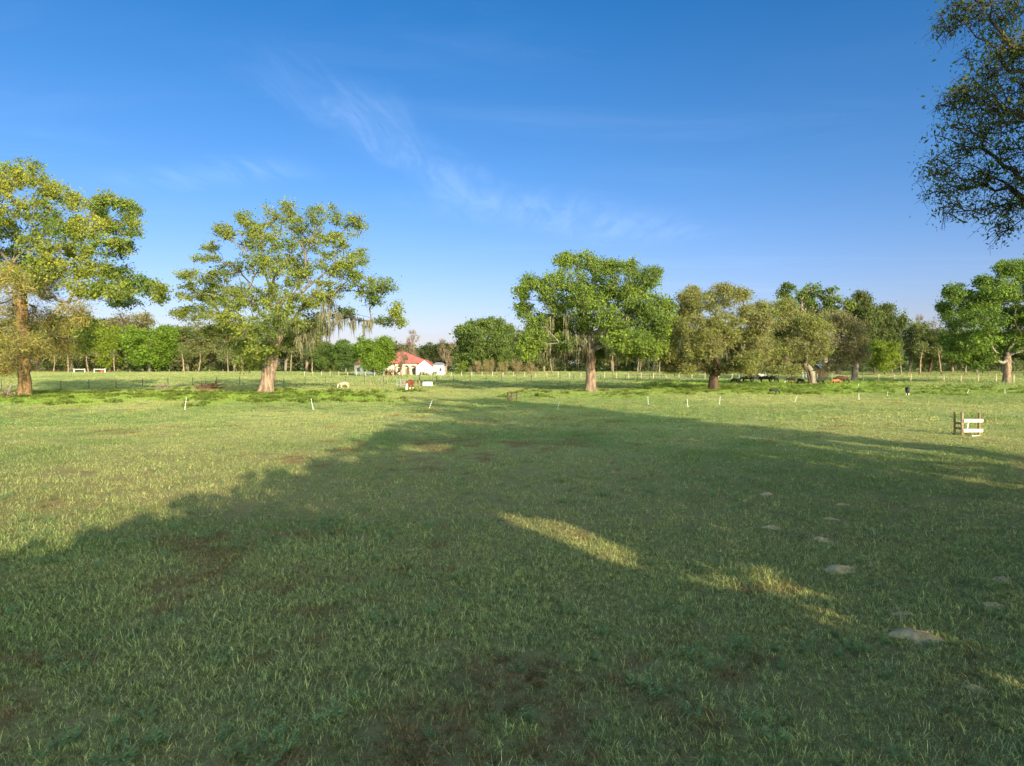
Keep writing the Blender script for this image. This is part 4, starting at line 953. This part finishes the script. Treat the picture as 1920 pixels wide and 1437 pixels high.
# ------------------------------------------------------------------ step-in stakes
SK = [(345, 770, 745, 349, 'leftmost white stake, leaning slightly right'), (587, 768, 746, 583, 'white stake right of the thick pale trunk, leaning left'), (803, 768, 750, 810, 'white stake in the shadow edge, leaning far right'),
      (1045, 768, 754, 1049, 'thin white stake below the pinkish trunk at the shadow edge'), (1216, 760, 743, 1215, 'upright white stake right of the pinkish trunk'), (1290, 763, 747, 1289, 'white stake second right of the pinkish trunk'), (1349, 758, 741, 1351, 'white stake below the olive-brown oak'),
      (1490, 754, 742, 1495, 'white stake leaning right, below the small black calf'), (1611, 750, 738, 1611, 'thin white stake in the shadow band right of the olive oaks'), (1664, 744, 737, 1665, 'short white stake tip left of the lone black and white calf'),
      (1813, 739, 730, 1818, 'white stake leaning right near the right-hand oak'), (1885, 738, 731, 1885, 'rightmost thin white stake in the shadow band'), (1609, 728, 721, 1610, 'farthest white stake, beside the orange calf')]
for (bx, by, ty, tx, lab) in SK:
    X, D = G(bx, by); s = D / FPX; h = max(.55, (by - ty) * s); dx = (tx - bx) * s; e = empty('stake', (X, D, gz(X, D))); m = MB()
    m.tube((0, 0, -.1), (dx * .55, 0, h * .5), .018, .017, 6); m.tube((dx * .55, 0, h * .5), (dx, 0, h), .017, .014, 6); m.build('shaft', M['white_plastic'], e)
    k = MB()
    for t_ in (.25, .45, .65, .85): k.box((dx * t_, -.02, h * t_), (.05, .03, .03))
    k.box((.04, 0, .06), (.12, .02, .03)); k.build('wire_clip', M['white_plastic'], e); tag(e, lab, 'stake', 'white step-in fence stakes across the field')
ew = MB()
pts = [G(bx, by) + (max(.5, (by - ty) * G(bx, by)[1] / FPX) * .9,) for (bx, by, ty, tx, lab) in SK[:9]]

# ------------------------------------------------------------------ H-brace posts
def brace_right():
    X, D = G(1818, 818); s = D / FPX; e = empty('fence_brace', (X, D, gz(X, D))); g = lambda px: (px - 1818) * s; H_ = 44 * s
    def post(px, dy, h, r, mat): m = MB(); m.tube((0, 0, -.3), (0, 0, h), r, r * .95, 10); o = m.build('post', mat, e); o.location = (g(px), dy, 0); o.rotation_euler = (0, math.radians(random.Random(px).uniform(-1, 1)), 0)
    post(1801, .35, H_ * 1.0, .055, M['post_brown']); post(1806, .0, H_, .06, M['post_wood']); post(1838, .0, H_ * .97, .065, M['post_brown'])
    for z0 in (.60, .18):
        m = MB(); m.box(((g(1807) + g(1842)) / 2, -.09, z0 * H_ + .05), (g(1842) - g(1806), .035, .15)); m.build('board', M['board'], e)
    m = MB(); m.box((g(1813), -.13, .40 * H_), (.05, .03, .34), ry=.15); m.build('hanging_slat', M['board'], e)
    m = MB(); m.box((g(1803.5), .17, H_ * .3), (.05, .55, .09)); m.build('side_rail', M['post_wood'], e)
    m = MB(); m.box((g(1803.5), .17, H_ * .52), (.05, .5, .09)); m.build('side_rail', M['post_wood'], e)
    m = MB(); m.box((g(1822), -.3, .03), (.42, .14, .04), rz=.15); tag(m.build('plank', M['board']), 'short pale plank lying in the grass before the boarded brace', 'plank').location = (X, D, gz(X, D))
    tag(e, 'wooden post brace with two pale boards standing alone at the right', 'fence brace')
brace_right()
X, D = G(961, 754); s = D / FPX; e = empty('fence_brace', (X, D, gz(X, D)))
for px, dy, hh in ((952, 0, 20), (959, -.9, 20), (969, .5, 22)):
    m = MB(); m.tube((0, 0, -.2), (0, 0, hh * s * .95), .07, .065, 8); o = m.build('post', M['post_brown'], e); o.location = ((px - 961) * s, dy, 0)
for z0 in (.38, .62, .85):
    m = MB(); m.tube(((952 - 961) * s, 0, z0 * 20 * s * .9), ((969 - 961) * s, .5, z0 * 20 * s * .95), .045, .045, 6); m.build('rail', M['post_wood'], e)
m = MB(); m.tube(((952 - 961) * s, 0, .25), ((959 - 961) * s, -.9, .7), .045, .045, 6); m.build('diagonal_rail', M['post_wood'], e)
tag(e, 'small three-post wooden brace standing at the far edge of the shadow', 'fence brace')

# ------------------------------------------------------------------ corral bits near the red cow
def single_post(px, py, ty, lab, r=.08, mat='post_wood', lean=0):
    X, D = G(px, py); h = (py - ty) * D / FPX; m = MB(); m.tube((0, 0, -.2), (lean, 0, h), r, r * .9, 8); o = m.build('wooden_post', M[mat]); o.location = (X, D, gz(X, D)); tag(o, lab, 'post', 'loose posts left of the red cow')
single_post(694, 726, 716, 'thick short post leftmost of the loose posts', .11)
single_post(715, 726, 712, 'pale post with a diagonal prop beside it', .08)
single_post(727, 727, 700, 'tall thin pole between the prop and the metal gate', .06)
single_post(780, 728, 713, 'light post just right of the red cow', .07)
single_post(786, 727, 714, 'stout light post left of the white trough', .09)
single_post(811, 722, 709, 'thin light post at the right end of the white trough', .05)
X, D = G(755, 727); gt = empty('metal_gate', (X, D, gz(X, D))); s = D / FPX
for z in (.15, .4, .65, .9, 1.15):
    m = MB(); m.tube((-11 * s, 0, z), (9 * s, 0, z), .022, None, 6); m.build('bar', M['galv'], gt)
for x_ in (-11 * s, -4 * s, 2.5 * s, 9 * s):
    m = MB(); m.tube((x_, 0, .05), (x_, 0, 1.2), .03, None, 6); m.build('upright', M['galv'], gt)
for x_ in (-3 * s, 4 * s):
    m = MB(); m.tube((x_, .25, -.2), (x_, .25, 1.35), .08, .07, 8); m.build('gate_post', M['post_wood'], gt)
tag(gt, 'grey metal bar gate left of the red cow', 'gate')
X, D = G(802, 725); s = D / FPX; tr_ = empty('water_trough', (X, D, gz(X, D)), .05); m = MB(); w_ = 8.5 * s; b_ = .5; hh = .62
m.prism([(-w_, -b_, 0), (w_, -b_, 0), (w_ * 1.04, -b_ * 1.08, hh), (-w_ * 1.04, -b_ * 1.08, hh)], (0, .05, 0)); m.prism([(-w_, b_, 0), (w_, b_, 0), (w_ * 1.04, b_ * 1.08, hh), (-w_ * 1.04, b_ * 1.08, hh)], (0, -.05, 0))
m.box((-w_, 0, hh / 2), (.05, b_ * 2, hh)); m.box((w_, 0, hh / 2), (.05, b_ * 2, hh)); m.box((0, 0, .04), (w_ * 2, b_ * 2, .06)); m.build('basin', M['white_plastic'], tr_)
m = MB()
for sy in (-1, 1): m.box((0, sy * b_ * 1.1, hh), (w_ * 2.15, .07, .05))
for sx in (-1, 1): m.box((sx * w_ * 1.05, 0, hh + .003), (.07, b_ * 2.1, .05))
m.build('rim', M['white_plastic'], tr_); tag(tr_, 'white rectangular water trough in the pasture right of the red cow', 'trough')

# jumps
def jump(px, D, label, red):
    X = X_at(px, D); s = D / FPX; e = empty('riding_jump', (X, D, gz(X, D)))
    for sx in (-1, 1): m = MB(); m.box((sx * 10 * s, 0, .75), (.22, .22, 1.7)); m.build('standard', M['white_paint'], e)
    m = MB(); m.tube((-10 * s, -.05, 1.35), (10 * s, -.05, 1.35), .13, None, 8); m.build('pole', M['white_paint'], e)
    if red:
        for z in (1.05, .75): m = MB(); m.tube((1 * s, -.05, z), (10 * s, -.05, z), .12, None, 8); m.build('pole', M['red_paint'], e)
        m = MB(); m.box((5 * s, 0, .7), (.2, .2, 1.5)); m.build('standard', M['red_paint'], e)
    tag(e, label, 'jump')
jump(149, 262, 'plain white riding jump at the far left, left of the red one', False); jump(187, 262, 'red and white riding jump at the far left tree line', True)

# shed and trailer
X = X_at(1546, 165); sh = empty('shed', (X, 165, gz(X, 165))); s = 165 / FPX; w_ = 11 * s
m = MB(); m.prism([(-w_ - .2, -1.6, 2.35), (w_ + .2, -1.6, 2.35), (w_ + .2, 1.4, 3.3), (-w_ - .2, 1.4, 3.3)], (0, 0, .1)); m.build('roof', M['grey_roof'], sh)
for (x_, y_, h_) in ((-w_, -1.3, 2.4), (w_, -1.3, 2.4), (-w_, 1.2, 3.2), (w_, 1.2, 3.2), (0, -1.3, 2.4)): m = MB(); m.box((x_, y_, h_ / 2), (.14, .14, h_)); m.build('post', M['post_wood'], sh)
for k in range(3): m = MB(); m.box((0, -1.38, .5 + k * .5), (w_ * 2, .05, .16)); m.build('rail', M['post_wood'], sh)
for k in range(10): m = MB(); m.box((-w_ + w_ * 2 * (k + .5) / 10, 1.3, 1.5), (w_ * 2 / 10 - .02, .04, 3)); m.build('wall_board', M['post_brown'], sh)
tag(sh, 'small open shed with a grey tin roof between the olive oaks', 'shed')
X = X_at(1426, 150); tl = empty('livestock_trailer', (X, 150, gz(X, 150)))
m = MB(); m.box((0, 0, 1.2), (1.7, 2.4, 1.2)); m.build('body', M['white_paint'], tl)
for sx in (-1, 1):
    for yy in (-.5, .5): m = MB(); m.tube((sx * .97, yy, .38), (sx * 1.12, yy, .38), .36, None, 14); m.build('wheel', M['metal_dark'], tl)
for k in range(3): m = MB(); m.box((0, -1.23, .95 + k * .3), (1.5, .04, .09)); m.build('slat', M['metal_dark'], tl)
tag(tl, 'white livestock trailer parked behind the cattle under the olive oaks', 'trailer')
for i, px in enumerate((1386, 1392, 1397, 1505, 1512)):
    X = X_at(px, 160); m = MB(); m.box((0, 0, .9), (.22, .22, 2.1)); o = m.build('white_post', M['white_paint']); o.location = (X, 160, gz(X, 160)); tag(o, 'tall white post ' + ['leftmost of three left of the trailer', 'middle of three left of the trailer', 'rightmost of three left of the trailer', 'first left of the leaning dark stem', 'nearest to the leaning dark stem'][i], 'post', 'white posts behind the cattle')

# root mound at the left oak, fallen branches
def sticks(label, px, py, wpx, h, n, mat, seed, name, cat, mound=True):
    X, D = G(px, py); rs = np.random.RandomState(seed); w = wpx / FPX * D; e = empty(name, (X, D, gz(X, D))); m = MBn()
    for _ in range(n):
        p = rs.uniform(-1, 1, 3) * (w * .5, .8, 0); p[2] = rs.uniform(0, h * .6); d = rs.normal(0, 1, 3) * (1, .6, .45); d[2] = abs(d[2]); q = p + d / np.linalg.norm(d) * rs.uniform(.4, 1.3); r_ = rs.uniform(.02, .09)
        mid = (p + q) / 2 + rs.normal(0, .12, 3); m.seg(p, mid, r_, r_ * .8, 5); m.seg(mid, q, r_ * .8, r_ * .4, 5)
    mesh_obj('branches', m.V, m.F, mat, e, smooth=True)
    if mound:
        V = []; F_ = []; nn = 16
        for i in range(5):
            for j in range(nn): a = 6.283 * j / nn; rr = (i / 4) * (1 + .2 * math.sin(3 * a + seed)); V.append((w * .5 * rr * math.cos(a), .9 * rr * math.sin(a), h * .7 * (1 - (i / 4) ** 2) - .05 + rs.uniform(-.06, .06)))
        F_.append(tuple(range(nn)))
        for i in range(4):
            for j in range(nn): jj = (j + 1) % nn; F_.append((i * nn + j, i * nn + jj, (i + 1) * nn + jj, (i + 1) * nn + j))
        mesh_obj('soil', V, F_, M['root'], e, smooth=True)
    tag(e, label, cat)
sticks('heap of earth and roots left of the golden trunk', 8, 746, 40, .75, 60, M['stones'], 91, 'root_mound', 'root mound')
sticks('fallen branches heaped in front of the wire fence left of the pale trunk', 388, 733, 34, 1.0, 90, M['root'], 92, 'branch_pile', 'branch pile')
sticks('small heap of dead branches near the left wire fence', 300, 732, 16, .7, 24, M['stones'], 93, 'branch_pile', 'branch pile', False)
# leaning dark stem beside the olive oak trunk
X, D = G(1520, 722); m = MBn(); m.seg(np.array([.0, 0, -.2]), np.array([-.5, .1, 1.9]), .2, .16, 8); m.seg(np.array([-.5, .1, 1.9]), np.array([-1.6, .2, 4.3]), .16, .1, 8)
lt = empty('leaning_tree', (X - .1, D - .3, gz(X, D))); mesh_obj('trunk', m.V, m.F, M['bark_dark'], lt, smooth=True)
rs = np.random.RandomState(3); V, F_ = leaves(np.array([[-1.6, .2, 4.6], [-2.3, 0, 5.2], [-1.2, -.3, 5.3]]), np.full(3, 1.0), 90, .3, rs, .3); mesh_obj('crown', V, F_, M['l_olive2'], lt)
tag(lt, 'thin dark leaning tree touching the pale trunk of the olive-yellow oak', 'tree')

# ------------------------------------------------------------------ cattle
def skinmesh(name, verts, edges, radii, levels=1):
    me = bpy.data.meshes.new(name); me.from_pydata(verts, edges, []); o = bpy.data.objects.new(name, me); COL.objects.link(o)
    sk = o.modifiers.new('skin', 'SKIN'); sk.use_smooth_shade = True
    ss = o.modifiers.new('sub', 'SUBSURF'); ss.levels = levels; ss.render_levels = levels
    for i, r_ in enumerate(radii):
        o.data.skin_vertices[0].data[i].radius = r_ if isinstance(r_, tuple) else (r_, r_)
    o.data.skin_vertices[0].data[0].use_root = True
    dg = bpy.context.evaluated_depsgraph_get(); out = bpy.data.meshes.new_from_object(o.evaluated_get(dg)); bpy.data.objects.remove(o); return out
def cow_mesh(graze=True):
    # +Y is forward
    v = [(0, -.15, 1.02), (0, -.75, 1.10), (0, .45, 1.02), (0, .80, 1.10)]; r_ = [(.36, .36), (.27, .27), (.32, .34), (.24, .24)]; e = [(0, 1), (0, 2), (2, 3)]
    if graze: nk = [(0, 1.08, .88, .17), (0, 1.30, .58, .15), (0, 1.42, .34, .13), (0, 1.50, .12, .085)]
    else: nk = [(0, 1.05, 1.32, .18), (0, 1.25, 1.48, .16), (0, 1.48, 1.38, .12), (0, 1.66, 1.26, .09)]
    k = 3
    for (x_, y_, z_, q) in nk: v.append((x_, y_, z_)); r_.append((q, q)); e.append((k, len(v) - 1)); k = len(v) - 1
    for sx in (-1, 1):
        b0 = len(v); v += [(sx * .17, -.80, .92), (sx * .19, -.70, .66), (sx * .18, -.90, .42), (sx * .18, -.86, .10), (sx * .18, -.82, .03)]; r_ += [.19, .13, .07, .055, .07]; e += [(1, b0), (b0, b0 + 1), (b0 + 1, b0 + 2), (b0 + 2, b0 + 3), (b0 + 3, b0 + 4)]
        b0 = len(v); v += [(sx * .17, .55, .80), (sx * .18, .56, .46), (sx * .18, .55, .10), (sx * .18, .59, .03)]; r_ += [.14, .085, .055, .07]; e += [(2, b0), (b0, b0 + 1), (b0 + 1, b0 + 2), (b0 + 2, b0 + 3)]
    return skinmesh('body', v, e, r_)
CM = {True: cow_mesh(True), False: cow_mesh(False)}
def cow(label, px, py, hide, head, rot, graze=True, sc=1.0, leg=None):
    X, D = G(px, py); e = empty('cow' if sc > .8 else 'calf', (X, D, gz(X, D)), math.radians(rot), sc)
    me = CM[graze].copy(); me.materials.clear(); me.materials.append(M[hide]); me.materials.append(M[head]); me.materials.append(M[leg or hide])
    idx = []
    for p in me.polygons:
        c_ = p.center; isH = (c_.y > 1.2) if graze else (c_.y > 1.22); idx.append(1 if isH else (2 if c_.z < .42 and abs(c_.x) > .08 else 0))
    me.polygons.foreach_set('material_index', np.array(idx, np.int32))
    o = bpy.data.objects.new('body', me); COL.objects.link(o); o.parent = e
    hy, hz = (1.30, .66) if graze else (1.22, 1.60)
    for sx in (-1, 1):
        m = MB(); m.box((sx * .22, hy - .02, hz), (.20, .05, .10), ry=sx * .4); m.build('ear', M[hide], e)
    m = MB(); m.tube((0, -.98, 1.15), (0, -1.10, .75), .03, .02, 6); m.tube((0, -1.10, .76), (0, -1.08, .42), .02, .05, 6); m.build('tail', M[hide], e)
    tag(e, label, 'cow' if sc > .8 else 'calf', 'cattle in the pasture'); return e
cow('red cow with a white face grazing head-on before the house', 768, 733, 'hide_red', 'hide_white', 172, True, 1.0, 'hide_white')
cow('cream-coloured calf walking in the pasture right of the open-crowned oak', 645, 730, 'hide_cream', 'hide_white', 80, True, .68)
cow('lone black and white calf grazing on the right', 1702, 742, 'hide_black', 'hide_black', 150, True, .68, 'hide_white')
cow('small black calf lowest in the picture, in the shadow band by the olive oaks', 1451, 740, 'hide_black', 'hide_black', -85, True, .5)
cow('black calf just right of the dark forked trunk', 1378, 721, 'hide_black', 'hide_black', -80, True, .7)
cow('black cow in the shade left of the trailer', 1400, 719, 'hide_black', 'hide_black', 85, True, .95)
cow('large black cow standing in front of the white trailer', 1418, 717, 'hide_black', 'hide_black', 88, False, 1.05)
cow('black cow with a white face right of the trailer', 1434, 719, 'hide_black', 'hide_white', 75, True, .95)
cow('black cow under the low olive branches', 1450, 719, 'hide_black', 'hide_black', -60, True, .95)
cow('dark brown calf with a pale face left of the leaning stem', 1484, 720, 'hide_dark', 'hide_white', 60, True, .75)
cow('black calf grazing just left of the leaning stem', 1501, 722, 'hide_black', 'hide_black', 200, True, .75)
cow('black calf grazing just right of the pale trunk', 1538, 722, 'hide_black', 'hide_black', 110, True, .75)
cow('orange-brown calf in the tall weeds', 1568, 723, 'hide_orange', 'hide_orange', 100, True, .72)
cow('dark red-brown cow behind the orange-brown calf', 1577, 720, 'hide_dark', 'hide_dark', -95, True, .95)

for o in bpy.data.objects:
    if o.parent and o.name.split('.')[0] in ('branches', 'twigs', 'stems', 'hanging_moss', 'wire_clip', 'foliage', 'crown', 'lower_crown', 'overhanging_foliage'): o['kind'] = 'stuff'
